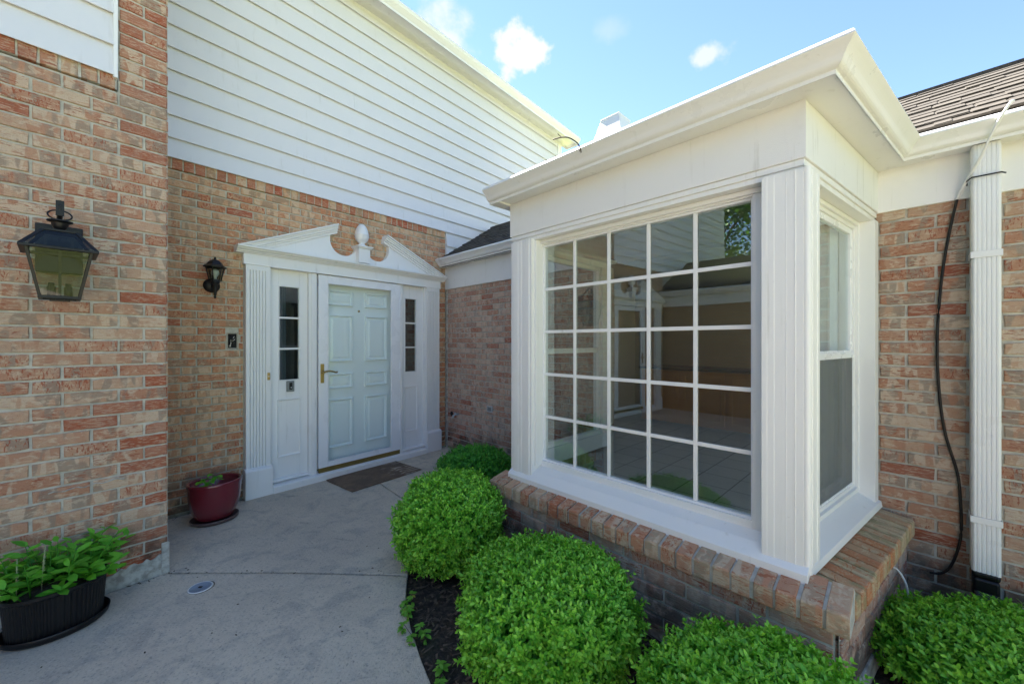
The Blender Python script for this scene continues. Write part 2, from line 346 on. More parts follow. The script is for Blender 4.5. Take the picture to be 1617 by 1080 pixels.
# ------------------------------------------------------------------ brickwork
def one_brick(mb,u0,u1,z0,z1,n0,col,j=.0017,depth=.012,ch=.003,m=0):
    r=lambda s=j: random.uniform(-s,s)
    n=n0+r(.002); tu=r(.0015); K=max(2,int((u1-u0)/.035)+1)
    us=[u0+(u1-u0)*k/(K-1) for k in range(K)]
    lo=[(u+(r() if k in(0,K-1) else 0),z0+r(.0013)) for k,u in enumerate(us)]; hi=[(u+(r() if k in(0,K-1) else 0),z1+r(.0013)) for k,u in enumerate(us)]
    if random.random()<.12: k=random.choice((0,-1)); hi[k]=(hi[k][0],hi[k][1]-.006)
    if random.random()<.12: k=random.choice((0,-1)); lo[k]=(lo[k][0],lo[k][1]+.006)
    ring=lo+hi[::-1]; L=len(ring); cz=(z0+z1)/2; cu=(u0+u1)/2
    def ins(p,i):
        uu=p[0]+(ch if i in(0,L-1) else (-ch if i in(K-1,K) else 0)); return (uu,n+tu*(p[0]-cu)/(u1-u0)*2+r(.0006),p[1]+(ch if p[1]<cz else -ch))
    vs=[ins(p,i) for i,p in enumerate(ring)]+[(p[0],n+ch,p[1]) for p in ring]+[(p[0],n+depth+.01,p[1]) for p in ring]
    fs=[(k,k+1,L-2-k,L-1-k) for k in range(K-1)]
    fs+=[(L*q+L+i,L*q+L+(i+1)%L,L*q+(i+1)%L,L*q+i) for q in (0,1) for i in range(L)]
    mb.add(vs,fs,m,col)
def bcol(red=.04):
    b=random.random()
    return (random.random(),random.random(),random.uniform(.6,1) if b<red else 0.,1)
def brickwork(mb,u0,u1,z0,z1,course,L,n0=0,holes=(),anchor=0,redfn=None,rec=.009,mj=.0115,ends=False):
    # bricks measured back from u=anchor ; mortar bed behind
    k=0; z=z0
    nc=max(1,round((z1-z0)/course)); ch=(z1-z0)/nc
    for k in range(nc):
        za=z0+k*ch; zb=za+ch-mj
        start=anchor-(L/2 if k%2 else 0)
        a=start-L*math.ceil((start-u0)/L)-L
        if k%2 and abs(anchor-u1)<1e-6: pass
        segs=[]
        while a<u1:
            s,e=max(a,u0),min(a+L,u1)
            if e-s>.02: segs.append((s,e))
            a+=L
        for s,e in segs:
            pieces=[(s,e)]
            for (h0,h1,y0,y1) in holes:
                if zb>y0 and za<y1:
                    np_=[]
                    for (p,q) in pieces:
                        if q<=h0 or p>=h1: np_.append((p,q)); continue
                        if p<h0-.015: np_.append((p,h0))
                        if q>h1+.015: np_.append((h1,q))
                    pieces=np_
            for p,q in pieces:
                rd=redfn(p,q,za) if redfn else .05
                one_brick(mb,p+mj/2,q-mj/2,za,zb,n0,bcol(rd))
    # mortar sheet pieces around holes
    us=sorted({u0,u1}|{h for x in holes for h in x[:2] if u0<h<u1}); zs=sorted({z0,z1}|{h for x in holes for h in x[2:] if z0<h<z1})
    for i in range(len(us)-1):
        for j in range(len(zs)-1):
            cu=(us[i]+us[i+1])/2;cz=(zs[j]+zs[j+1])/2
            if any(h[0]<cu<h[1] and h[2]<cz<h[3] for h in holes): continue
            mb.add([(us[i],n0+rec,zs[j]),(us[i+1],n0+rec,zs[j]),(us[i+1],n0+rec,zs[j+1]),(us[i],n0+rec,zs[j+1])],[(0,1,2,3)],1)
def rowlock(mb,u0,u1,z0,z1,n0,pitch=.0745,red=.35,mj=.010):
    k=max(1,round((u1-u0)/pitch)); p=(u1-u0)/k
    for i in range(k):
        a=u0+i*p
        one_brick(mb,a+mj/2,a+p-mj/2,z0+random.uniform(0,.004),z1,n0+random.uniform(-.002,.002),bcol(red),.002,.03)
    mb.box(u0,u1,n0+.006,n0+.04,z0+.003,z1,1)
def sweep(mb,path,prof,m=0,closed_prof=False,caps=True,smooth=False):
    # path: plan points (x,y); prof: (offset to the right-hand/outward side, z)
    P=[Vector(p) for p in path]; k=len(prof); rows=[]
    for i,p in enumerate(P):
        d0=(P[i]-P[i-1]).normalized() if i>0 else (P[1]-P[0]).normalized()
        d1=(P[i+1]-P[i]).normalized() if i<len(P)-1 else d0
        n0=Vector((d0.y,-d0.x)); n1=Vector((d1.y,-d1.x))
        mi=(n0+n1); mi=mi/ (mi.dot(n0)) 
        rows.append([(p.x+mi.x*o,p.y+mi.y*o,z) for o,z in prof])
    for i in range(len(P)-1):
        vs=rows[i]+rows[i+1]; fs=[(q,k+q,k+(q+1)%k,(q+1)%k) for q in range(k if closed_prof else k-1)]
        mb.add(vs,fs,m,None,smooth)
    if caps:
        mb.add(rows[0],[tuple(range(k))],m); mb.add(rows[-1],[tuple(range(k))],m)
def W2(Fm,u,n):
    v=Fm@Vector((u,n,0)); return (v.x,v.y)
def arc(c,r,a0,a1,k): return [(c[0]+r*math.cos(R(a0+(a1-a0)*i/k)),c[1]+r*math.sin(R(a0+(a1-a0)*i/k))) for i in range(k+1)]

# ================================================================== GROUND
g=MB(); Rr=180; ring=[(Rr*math.cos(2*math.pi*i/64),Rr*math.sin(2*math.pi*i/64),-.08) for i in range(64)]
g.add(ring,[tuple(range(64))]); tag(g.build('lawn',M['lawn'],fix=False),'green lawn beyond the paved court','lawn',kind='structure')
def on(Fm,u,n): return W2(Fm,u,n)
edge=[(-.42,4.72),(-.58,4.2),(-.66,3.6),(-.70,3.0),(-.67,2.6),(-.635,2.38)]
edge2=[(-.63,2.37),(-.585,2.16),(-.50,1.94),(-.405,1.748),(-.322,1.60),(-.2,1.38),(0,1.1),(.3,.75),(.8,.3),(1.5,-.2),(2.2,-1)]
slabs=MB()
def slab(poly,z=0.): slabs.prism([tuple(p) for p in poly],-.12,z,'z')
jl=(-2.12,2.40)
# near slab; its unseen stretch behind the camera is enlarged to bounce sunlight
s1=[on(FA,-.02,-.016),(-2.1,2.392),(-1.35,2.398),(-.632,2.368)]+edge2[1:]+[(2.6,-3),(2.6,-14),on(FD,15,-7.2),on(FD,0,-7.2),on(FB,-7.2,.02),on(FB,-4.2,.02),on(FA,-1.22,-.016)]
slab(s1)
# middle slab
s2=[on(FB,-3.05,-.96),(-2.09,2.406),(-1.35,2.413),(-.634,2.384)]+[(-.67,2.6),(-.70,3.0),(-.72,3.225)]+[(-1.30,3.893),on(FB,-1.30,-.02),on(FB,-3.05,-.02)]
slab(s2)
s3=[(-.713,3.235),(-.66,3.6),(-.58,4.2),(-.42,4.78),(-.895,5.30),on(FB,-1.288,-.02),(-1.292,3.90)]
slab(s3)
o=slabs.build('concrete_path',M['concrete'],bevel=.006); tag(o,'pale grey broom finished concrete walk with joints','path',kind='structure')
# planting bed
sb=MB(); nx,ny=90,90
xs=np.linspace(-.9,3.4,nx); ys=np.linspace(-.6,5.2,ny); rs=rng.normal(0,.008,(ny,nx))
vv=[(x,y,-.035+rs[j,i]) for j,y in enumerate(ys) for i,x in enumerate(xs)]
sb.add(vv,[(j*nx+i,j*nx+i+1,(j+1)*nx+i+1,(j+1)*nx+i) for j in range(ny-1) for i in range(nx-1)],0,None,True)
tag(sb.build('garden_soil',M['soil'],fix=False),'dark mulch soil under the boxwoods','soil',kind='structure')
ch=MB()
for i in range(2600):
    t=random.random(); x=random.uniform(-.62,1.0); y=random.uniform(.9,2.9)
    ex=np.interp(y,[.75,1.1,1.38,1.6,1.748,2.16,2.37,3],[.3,0,-.2,-.322,-.405,-.585,-.63,-.70])
    if x<ex+.02: continue
    a=random.uniform(0,6.3); l=random.uniform(.006,.022); wd=random.uniform(.002,.006); c,s=math.cos(a),math.sin(a); z=-.02+random.uniform(0,.008)
    ch.add([(x-c*l-s*wd,y-s*l+c*wd,z),(x+c*l-s*wd,y+s*l+c*wd,z+random.uniform(-.004,.006)),(x+c*l+s*wd,y+s*l-c*wd,z),(x-c*l+s*wd,y-s*l-c*wd,z)],[(0,1,2,3)])
tag(ch.build('bark_mulch',plain('pale_mulch_chip',(.13,.09,.062),.9,var=.6),fix=False),'loose bark chips scattered on the soil','mulch',kind='stuff')

lt=MB()
for i in range(150):
    k=random.random()
    if k<.35: p=on(FA,random.uniform(-.7,.02),-abs(random.gauss(0,.03))-.01)
    elif k<.6: p=on(FB,random.uniform(-2.9,-2.3),-abs(random.gauss(0,.04))-.02)
    elif k<.8: p=(random.uniform(-2.1,-.65),2.40+random.gauss(0,.02))
    else: p=(random.uniform(-2.2,-.6),random.uniform(1.6,4.4))
    if p[0]<-2.2+ (p[1]-2.2)*-.0 and p[1]<2.3 and k>=.8: continue
    a=random.uniform(0,6.3); l=random.uniform(.003,.011); wd=random.uniform(.0015,.004); c,s_=math.cos(a),math.sin(a)
    lt.add([(p[0]-c*l,p[1]-s_*l,.002),(p[0]-s_*wd,p[1]+c*wd,.005),(p[0]+c*l,p[1]+s_*l,.003),(p[0]+s_*wd,p[1]-c*wd,.001)],[(0,1,2,3)])
tag(lt.build('leaf_litter',plain('dry_litter',(.07,.05,.03),.9),fix=False),'dry leaf crumbs along the walls and the joint','litter',kind='stuff')
# ================================================================== HOUSE
house=empty('brick_house',FB.copy(),'tan brick house with white siding, pedimented door and boxy bay window','house')
# --- wall A (near pier)
def redA(p,q,z): return .55 if (q>-.02 and q-p<.13) else (.16 if q>-.02 else .03)
mb=MB(); brickwork(mb,-1.228,0,0.085,2.84,.0704,.2135,0,anchor=0,redfn=redA)
rowlock(mb,-1.006,-.222,2.845,2.925,-.012)
brickwork(mb,-.218,0,2.84,5.25,.0704,.2135,0,anchor=0,redfn=lambda p,q,z:.35); brickwork(mb,-1.228,-1.01,2.84,5.25,.0704,.2135,0,anchor=-1.228,redfn=lambda p,q,z:.35)
mb.build('near_brick_wall',[M['brick'],M['mortar']],house,FA,fix=False)
mb=MB()   # return of the pier, facing the recess
FR=frame(on(FA,0,0),(-.7592,.6508))
brickwork(mb,0,.95,0.085,5.25,.0704,.2135,0,anchor=0,redfn=redA); mb.build('pier_return_wall',[M['brick'],M['mortar']],house,FR,fix=False)
mb=MB(); FR2=frame(on(FA,-1.228,.95),(.7592,-.6508)); brickwork(mb,0,.95,0.085,5.25,.0704,.2135,0,anchor=.95,redfn=redA); mb.build('pier_return_wall',[M['brick'],M['mortar']],house,FR2,fix=False)
mb=MB()
# parged footing with a ragged top
top=[]; u=-1.23
while u<.003: top.append((u,.075+.02*math.sin(u*23)+random.uniform(-.012,.012)+(.07*max(0,1-abs(u+.05)/.16)))); u+=.018
top.append((.004,.14)); poly=[(-1.23,-.05)]+top+[(.004,-.05)]
mb.prism(poly,-.007,.05,'n'); mb.build('footing',M['parge'],house,FA,fix=True)
mb=MB(); mb.prism([(-.01,-.05),(.2,-.05),(.55,-.05),(.55,.05),(.2,.07),(.05,.12),(-.01,.19)],-.006,.03,'n'); mb.build('return_footing',M['parge'],house,FR)
pts=[(-.475+.285*i/30,-.004+random.uniform(-.001,.001),.617+.012*i/30+.004*math.sin(i*.8)+random.uniform(-.002,.002)) for i in range(31)]
mb=MB(); mb.tube(pts,[random.uniform(.0012,.0042) for _ in pts],6); mb.build('caulk_smear',M['parge'],house,FA)
# --- lap siding
def siding(name,Fm,u0,u1,z0,z1,ex,first=None,seams=(),trimR=False):
    mb=MB(); z=z0; k=0
    while z<z1:
        h=first if (k==0 and first) else ex
        zt=min(z+h,z1)
        lip=.033
        prof=[(-lip,z),(-lip+.0012,z-.003),(-lip+.004,z-.003),(-lip+.005,z+.016),(-.004,z+.016),(-.004,zt+.014),(-.010,zt+.014)]
        cuts=[u0]+[s for s in seams.get(k,())]+[u1] if seams else [u0,u1]
        for a,b in zip(cuts[:-1],cuts[1:]): mb.prism(prof,a,b-.0012 if b!=u1 else b,'u')
        z=zt; k+=1
    mb.box(u0,u1,-.004,.05,z0,z1)
    return mb.build(name,M['siding'],house,Fm,fix=True)
siding('lap_siding',FA,-.99,-.236,2.918,5.25,.178,.168)
mb=MB(); mb.box(-.238,-.219,-.03,.02,2.905,5.25); mb.box(-1.009,-.99,-.03,.02,2.905,5.25); mb.build('corner_trim',M['paint_v'],house,FA,bevel=.002)
siding('lap_siding',FB,-10.2,2.70,2.888,5.10,.1805,.158,seams={0:(.02,),1:(-.05,),3:(.9,),6:(-1.3,)})
# siding returns under the low roof beside the brick corner
siding('lap_siding',FB,0.0,1.5,2.52,2.884,.182)
mb=MB(); mb.box(2.66,2.78,-.034,.04,3.0,5.09); mb.build('corner_board',M['paint_v'],house,FB,bevel=.003)
# --- wall B (door wall)
mb=MB(); holes=[(-2.33,-.13,-.2,2.2)]
brickwork(mb,-3.05,0,0.02,2.80,.0668,.205,0,holes=holes+[(-2.455,-2.372,1.348,1.492)],anchor=0,redfn=lambda p,q,z: .5 if (q>-.02 and q-p<.13) else .05)
rowlock(mb,-3.05,-.012,2.803,2.89,-.010,red=.5)
brickwork(mb,-.012,0.0,2.52,2.80,.0668,.205,.004,anchor=0)
mb.build('entry_brick_wall',[M['brickB'],M['mortarB']],house,FB,fix=False)
mb=MB(); mb.box(-3.05,0,.02,.04,-.05,.022); mb.box(0,2.8,.05,.25,0,5.1); mb.box(-7.2,-4.2,.45,.5,0,2.9); mb.box(-10.2,-7.2,.05,.25,0,5.1); mb.build('wall_core',M['parge'],house,FB)
# end wall of the upper storey
FBR=frame(on(FB,2.78,0),(-.7592,.6508)); siding('lap_siding',FBR,.04,7,2.4,5.1,.18)
# --- upper eaves
def gutter_prof(dz=0,w=.187,b=.12):
    z=2.366+dz
    og=[(b,z),(b+.002,z+.012),(b+.001,z+.0145)]
    for fi,g in ((1,1),(.93,.985),(.84,.955),(.75,.90),(.67,.82),(.61,.72),(.56,.62),(.50,.52),(.42,.42),(.32,.31),(.21,.20),(.10,.10),(0,0)):
        og.append((b+.003+(w-b-.003)*(1-fi),z+.016+(.078-.016)*(1-g)))
    og+=[(w+.002,z+.080),(w+.001,z+.086),(w-.004,z+.096),(w-.012,z+.102),(w-.020,z+.098),(w-.014,z+.082),(b+.045,z+.060),(b+.01,z+.03),(b-.01,z+.015),(-.004,z+.012),(-.004,z)]
    return og
mb=MB(); up=[(.26,5.115),(.26,5.115+.012),(.262,5.14),(.30,5.19),(.31,5.215),(.31,5.235),(.29,5.24),(.28,5.20),(.1,5.16),(.0,5.16),(0,5.115)]
pA=[W2(FA,-1.35,0),W2(FA,.12,0)]
sweep(mb,[W2(FB,-10.4,0),W2(FB,3.0,0)],up); mb.build('upper_gutter',M['gutter'],house,ID)
mb=MB(); sweep(mb,pA,[(a,b+.14) for a,b in up]); mb.build('upper_gutter',M['gutter'],house,ID)
mb=MB(); 
for Fm,a,b,dz in ((FB,-10.4,3.0,0),(FA,-1.4,.15,.14)):
    q=[Fm@Vector(p) for p in [(a,-.28,5.19+dz),(b,-.28,5.19+dz),(b,4,6.7+dz),(a,4,6.7+dz),(b,8.3,5.16),(a,8.3,5.16)]]
    mb.add([tuple(p) for p in q],[(0,1,2,3),(3,2,4,5)])
mb.build('main_roof',M['shingle'],house,ID,fix=False)
mb=MB(); mb.box(-10.2,2.78,8.0,8.1,0,5.2); mb.build('rear_wall',M['farbrick'],house,FB)

# --- doorway
CU=-1.235
fr_=MB(); fr_.box(-2.345,-.125,-.052,.03,2.105,2.207); fr_.box(-2.345,-.125,-.058,-.04,2.105,2.115)
fr_.build('frieze_board',M['paint'],house,FB,bevel=.003)
mb=MB()
cor=[(.02,2.203),(-.065,2.203),(-.068,2.212),(-.082,2.216),(-.085,2.224),(-.105,2.232),(-.112,2.244),(-.128,2.246),(-.130,2.262),(.02,2.268)]
mb.prism(cor,-2.405,-.068,'u'); mb.build('cornice',M['paint'],house,FB,bevel=.0015)
def pediment():
    mb=MB()
    L0=-2.33;Ld=.305
    left=[(-2.30,2.262)]+[(CU-.345,2.56)]+arc((CU-.195,2.475),.148,172,325,18)+[(CU-.06,2.395),(CU-.06,2.262)]
    right=[(2*CU-u,z) for u,z in left]
    mb.prism(left,-.052,.02,'n'); mb.prism(right,-.0521,.02,'n')
    mb.build('pediment',M['paint'],house,FB,bevel=.002); ped=bpy.data.objects['pediment']
    # raking cornices
    for sgn in (-1,1):
        rk=MB(); a=Vector((CU+sgn*1.172,2.256)); b=Vector((CU+sgn*.285,2.638)); d=(b-a).normalized(); nn=Vector((-d.y,d.x)); 
        if nn.y<0: nn=-nn
        for (t0,t1,nf) in ((-.088,-.066,-.066),(-.066,-.048,-.080),(-.048,-.030,-.098),(-.030,-.014,-.108),(-.014,0.0,-.128)):
            pts=[a+nn*t0+d*.02*0,b+nn*t0,b+nn*t1,a+nn*t1]
            if t0<-.05: pts[0]=a+nn*t0+d*.19; pts[3]=a+nn*t1+d*.15
            elif t0<-.02: pts[0]=a+nn*t0+d*.11; pts[3]=a+nn*t1+d*.05
            e=d*(-t0*.25); e2=d*(-t1*.25)
            rk.prism([(pts[0].x,pts[0].y),((pts[1]-e).x,(pts[1]-e).y),((pts[2]-e2).x,(pts[2]-e2).y),(pts[3].x,pts[3].y)],nf,.02,'n')
        rk.build('raking_cornice',M['paint'],ped,FB,bevel=.002)
    pl=MB(); pl.box(CU-.066,CU+.066,-.125,.02,2.27,2.425); pl.box(CU-.078,CU+.078,-.138,.02,2.425,2.437); pl.box(CU-.09,CU+.09,-.15,.02,2.437,2.452)
    pl.build('plinth',M['paint'],ped,FB,bevel=.002)
    fn=MB(); prof=[(0,2.45),(.062,2.452),(.060,2.462),(.040,2.472),(.030,2.484),(.031,2.494),(.048,2.508),(.064,2.528),(.072,2.55),(.0735,2.572),(.076,2.578),(.076,2.586),(.071,2.592),(.069,2.61),(.062,2.64),(.050,2.668),(.033,2.69),(.015,2.703),(0,2.706)]
    fn.lathe(prof,(CU,-.062),36); fn.build('finial',M['paint'],ped,FB)
pediment()
def pilaster(u0,u1):
    mb=MB(); nf=6; e=.024; wv=(u1-u0-2*e)/nf; pts=[(u0,.02),(u0,-.05),(u0+e,-.05)]
    for i in range(nf):
        a=u0+e+i*wv; g=wv*.5
        pts+=[(a+.001,-.05),(a+.003,-.035),(a+g-.002,-.035),(a+g,-.05)]
    pts+=[(u1,-.05),(u1,.02)]
    mb.prism(pts,.27,2.06,'z'); mb.box(u0,u1,-.0505,.02,2.06,2.106)
    p=mb.build('pilaster',M['paint_v'],house,FB)
    b=MB(); b.prism([(.02,.002),(-.082,.002),(-.082,.248),(-.070,.262),(-.052,.272),(.02,.272)],u0-.012,u1+.012,'u')
    b.build('pilaster_base',M['paint'],p,FB,bevel=.003)
pilaster(-2.326,-2.131); pilaster(-.347,-.143)
def sidelight(u0,u1,g0,g1):
    mb=MB(); z0,z1,za,zb=.05,2.105,1.035,1.953
    n=.022
    # board with glazing hole
    mb.box(u0,g0,n,.06,z0,z1); mb.box(g1,u1,n,.06,z0,z1); mb.box(g0,g1,n,.06,z0,za); mb.box(g0,g1,n,.06,zb,z1)
    # recessed lower panel moulding
    mb.rings(g0-.012,g1+.012,.30,.86,[(0,n-.0005),(.003,n-.013),(.010,n-.013),(.018,n-.002),(.024,n-.0014)])
    # glazing bead
    bd=.008
    for (a,b,c,d) in ((g0,g0+bd,za,zb),(g1-bd,g1,za,zb)): mb.box(a,b,n-.008,n+.03,c,d)
    for (c,d) in ((za,za+bd),(zb-bd,zb)): mb.box(g0+bd,g1-bd,n-.008,n+.03,c,d)
    # side jambs between surround and board
    mb.box(u0-.012,u0,-.02,.06,z0,z1); mb.box(u1,u1+.012,-.02,.06,z0,z1)
    s=mb.build('sidelight',M['paint_v'],house,FB,bevel=.002)
    h=(zb-za-2*bd)/3
    for k in (1,2):
        m2=MB(); zc=za+bd+h*k; m2.box(g0+bd,g1-bd,n+.002,n+.022,zc-.009,zc+.009); m2.build('muntin',M['paint'],s,FB,bevel=.002)
    for k in range(3):
        p=MB(); p.box(g0+bd,g1-bd,n+.010,n+.012,za+bd+h*k+(.009 if k else 0),za+bd+h*(k+1)-(.009 if k<2 else 0)); p.build('pane',M['glass'],s,FB)
    b=MB(); b.box(u0,u1,.26,.27,z0,z1); b.build('dark_backing',M['dark'],s,FB)  # near-black sheet, shade behind the glass put into its colour
    return s
sl=sidelight(-2.118,-1.775,-2.040,-1.846); sr=sidelight(-.680,-.36,-.630,-.452)
cu_=MB()
pts=[]; 
for i in range(40):
    u=-2.04+.10*i/39; pts.append((u,.12+.012*math.sin(i*.9)))
cu_.prism(pts+[(p[0],p[1]+.003) for p in pts[::-1]],.9,2.0,'z'); cu_.build('curtain',plain('slate_curtain',(.10,.15,.19),.8),sl,FB)
mb=MB()
for a,b in ((-1.768,-1.698),(-.720,-.69)): mb.box(a,b,-.022,.05,.05,2.105); mb.box(a+.012,b-.012,-.030,-.02,.05,2.104)
mb.build('door_jamb',M['paint_v'],house,FB,bevel=.002)
mb=MB(); mb.prism([(.05,0),(-.085,0),(-.088,.058),(-.082,.064),(-.02,.072),(.05,.076)],-2.118,-.372,'u')
mb.prism([(.05,.08),(-.022,.08),(-.03,.09),(-.022,.105),(.05,.11)],-2.118,-1.775,'u'); mb.prism([(.05,.08),(-.022,.08),(-.03,.09),(-.022,.105),(.05,.11)],-.68,-.36,'u')
mb.build('door_sill',M['paint'],house,FB,bevel=.003)
# storm door
mb=MB(); o_=(-1.686,-.728,.118,2.10); i_=(-1.594,-.842,.168,2.02)
mb.box(o_[0],i_[0],-.034,-.008,o_[2],o_[3]); mb.box(i_[1],o_[1],-.034,-.008,o_[2],o_[3]); mb.box(i_[0],i_[1],-.034,-.008,i_[3],o_[3])
mb.prism([(-.008,.118),(-.036,.118),(-.036,.14),(-.030,.168),(-.008,.168)],i_[0],i_[1],'u')
for a,b in ((i_[0],i_[0]+.007),(i_[1]-.007,i_[1])): mb.box(a,b,-.038,-.012,i_[2],i_[3])
mb.box(i_[0]+.007,i_[1]-.007,-.038,-.012,i_[3]-.007,i_[3]); mb.box(i_[0]+.007,i_[1]-.007,-.038,-.012,i_[2],i_[2]+.007)
sdoor=mb.build('storm_door',M['storm'],house,FB,bevel=.003)
mb=MB(); mb.box(i_[0]+.007,i_[1]-.007,-.022,-.019,i_[2]+.007,i_[3]-.007); mb.build('pane',M['glass_clear'],sdoor,FB)
mb=MB(); mb.box(o_[0]+.004,o_[1]-.004,-.034,-.008,.052,.1175); mb.build('kick_plate',M['kick'],sdoor,FB,bevel=.002)
mb=MB(); mb.box(-1.668,-1.634,-.042,-.034,.990,1.185)
hp=smooth_pts([(-1.651,-.05,1.098),(-1.64,-.075,1.104),(-1.60,-.082,1.112),(-1.56,-.082,1.104),(-1.53,-.08,1.094),(-1.512,-.078,1.10)],5); mb.tube(hp,[.010-.0001*i for i in range(len(hp))],10); mb.lathe([(0,0),(.013,0),(.013,.03),(0,.03)],(0,0),12); 
mb.v[-48:]=[(-1.651+x,-.042-z,1.098+y) for (x,y,z) in mb.v[-48:]]
mb.build('handle',M['brass'],sdoor,FB,bevel=.001)
for z in (.34,.95,1.70):
    mb=MB(); mb.box(-.735,-.722,-.045,-.034,z,z+.22); mb.build('hinge',M['storm'],sdoor,FB,bevel=.001)
# panelled inner door
mb=MB(); mb.box(-1.66,-.76,.07,.11,.10,2.06)
rows=[(1.80,1.965),(1.195,1.705),(.905,1.072),(.275,.797)]
for (a,b) in ((-1.553,-1.275),(-1.128,-.852)):
    for (c,d) in rows: mb.rings(a,b,c,d,[(0,.0695),(.002,.047),(.012,.043),(.020,.058),(.024,.0692),(.034,.0692),(.054,.058)])
idoor=mb.build('front_door',M['door'],house,FB,bevel=.0015)
mb=MB(); mb.lathe([(0,0),(.012,0),(.012,.006),(0,.006)],(0,0),14); mb.v=[(-1.20+x,.07-z,1.755+y) for x,y,z in mb.v]; mb.build('peephole',M['brass'],idoor,FB)
mb=MB(); mb.box(-1.76,-.70,.055,.069,2.02,2.105); mb.box(-1.76,-1.64,.055,.12,.09,2.02); mb.box(-.78,-.70,.055,.12,.09,2.02); mb.build('door_frame',M['paint_v'],house,FB)
mb=MB(); mb.box(-2.34,-.12,.4,.42,0,2.3); mb.build('foyer_dark_sheet',M['dark'],house,FB)  # near-black sheet standing in for the shade of the unlit foyer

# --- wing wall D / F
mb=MB(); brickwork(mb,0.018,2.45,0.02,2.125,.0668,.205,.015,anchor=.018,redfn=lambda p,q,z:.07)
mb.build('wing_brick_wall',[M['brickC'],M['mortar']],house,FD,fix=False)
mb=MB(); brickwork(mb,4.26,7.6,0.0,2.16,.0672,.222,.015,anchor=4.28,redfn=lambda p,q,z:.05)
mb.build('wing_brick_wall',[M['brickC'] if 0 else brickmat('tan_brown_brick',(.48,.33,.23),(.42,.22,.14),(.58,.48,.37),(.30,.09,.05),(.28,.24,.195)),M['mortar']],house,FD,fix=False)
mb=MB(); mb.box(.012,.03,-.001,.02,0,2.11); mb.build('corner_caulk',M['parge'],house,FD)
mb=MB(); mb.box(.03,2.45,.03,.2,0,2.45); mb.box(4.3,7.6,.03,.2,0,2.45); mb.box(2.45,4.3,.03,.2,2.1,2.45); mb.build('wall_core',M['room'],house,FD)
mb=MB(); mb.box(.0,2.44,-.010,.03,2.113,2.396); mb.build('fascia_board',M['fascia'],house,FD,bevel=.002); mb=MB(); mb.box(4.27,7.6,-.002,.03,2.142,2.366); mb.build('fascia_board',M['fascia'],house,FD,bevel=.002)
mb=MB(); sweep(mb,[W2(FD,.035,0),W2(FD,2.44,0)],gutter_prof(.03)); 
fg=mb.build('low_gutter',M['gutter'],house,ID)
mb=MB(); sweep(mb,[W2(FC,-1.772,0),(OC[0],OC[1]),W2(FD,4.279,0),W2(FD,7.6,0)],gutter_prof(0)); mb.build('bay_gutter',M['gutter'],house,ID)
def shingles(name,u0,u1,n0,z0,pitch,nend,mtl):
    mb=MB(); T=R(pitch); L=(nend-n0)/math.cos(T); ex=.092; rows=int(L/ex)+1
    def P(u,s,h): return (u,n0+s*math.cos(T)-h*math.sin(T),z0+s*math.sin(T)+h*math.cos(T))
    for r in range(rows):
        s0=r*ex; u=u0-random.random()*.2
        s1=min(s0+ex+.03,L)
        base=MB()
        mb.add([P(u0,s0,0),P(u1,s0,0),P(u1,s1,0),P(u0,s1,0),P(u0,s0,.012),P(u1,s0,.012),P(u1,s1,.003),P(u0,s1,.003)],[(4,5,6,7),(0,1,5,4)],0,(random.random()*.3+.5,0,0,1))
        while u<u1:
            w_=random.uniform(.06,.16); a,b=max(u,u0),min(u+w_,u1)
            if b-a>.02 and random.random()<.6:
                j=random.uniform(-.010,.008); h=.0145+random.uniform(0,.002); c=(random.random(),0,0,1); sl=random.uniform(-.004,.004)
                mb.add([P(a,s0+j,.009),P(b,s0+j+sl,.009),P(b,s1,.006),P(a,s1,.006),P(a,s0+j,h),P(b,s0+j+sl,h),P(b,s1,.006),P(a,s1,.006)],[(4,5,6,7),(0,1,5,4),(1,2,6,5),(3,0,4,7)],0,c)
            u+=w_+random.choice((0,0,.01))
    return mb
def lowroof():
    for (a,b,name,n0,z0) in ((-.0,2.5,'low_roof',-.10,2.505),(3.6,7.7,'low_roof',-.095,2.505)):
        mb=shingles('low_roof',a,b,n0,z0,33,.83,M['shingle'])
        T=math.tan(R(33)); zr=z0+(.83-n0)*T
        mb.box(a,b,.80,.86,zr-.03,zr+.012,0,(.4,0,0,1))
        rf=mb.build(name,M['shingle'],house,FD,fix=False)
        d=MB(); d.prism([(n0+.012,z0-.10),(n0+.012,z0-.004),(.83,zr-.01),(4.7,2.60),(4.7,2.51),(.2,2.51),(n0+.03,z0-.10)],a,b,'u'); d.build('roof_edge_board',M['board'],rf,FD)
    c=MB(); cx_,cn=1.47,1.86
    # tapered white chimney
    z0,z1=2.6,4.66
    def ringp(h,z): return [(cx_-h,cn-h,z),(cx_+h,cn-h,z),(cx_+h,cn+h,z),(cx_-h,cn+h,z)]
    vs=ringp(.28,z0)+ringp(.28,4.02)+ringp(.15,4.50)+ringp(.15,4.54)
    fs=[(k*4+i,k*4+(i+1)%4,k*4+4+(i+1)%4,k*4+4+i) for k in range(3) for i in range(4)]+[(12,13,14,15)]
    c.add(vs,fs); c.build('chimney',M['paint'],bpy.data.objects['low_roof'],FD,bevel=.006,label='white tapered chimney cap rising behind the bay gutter')
lowroof()
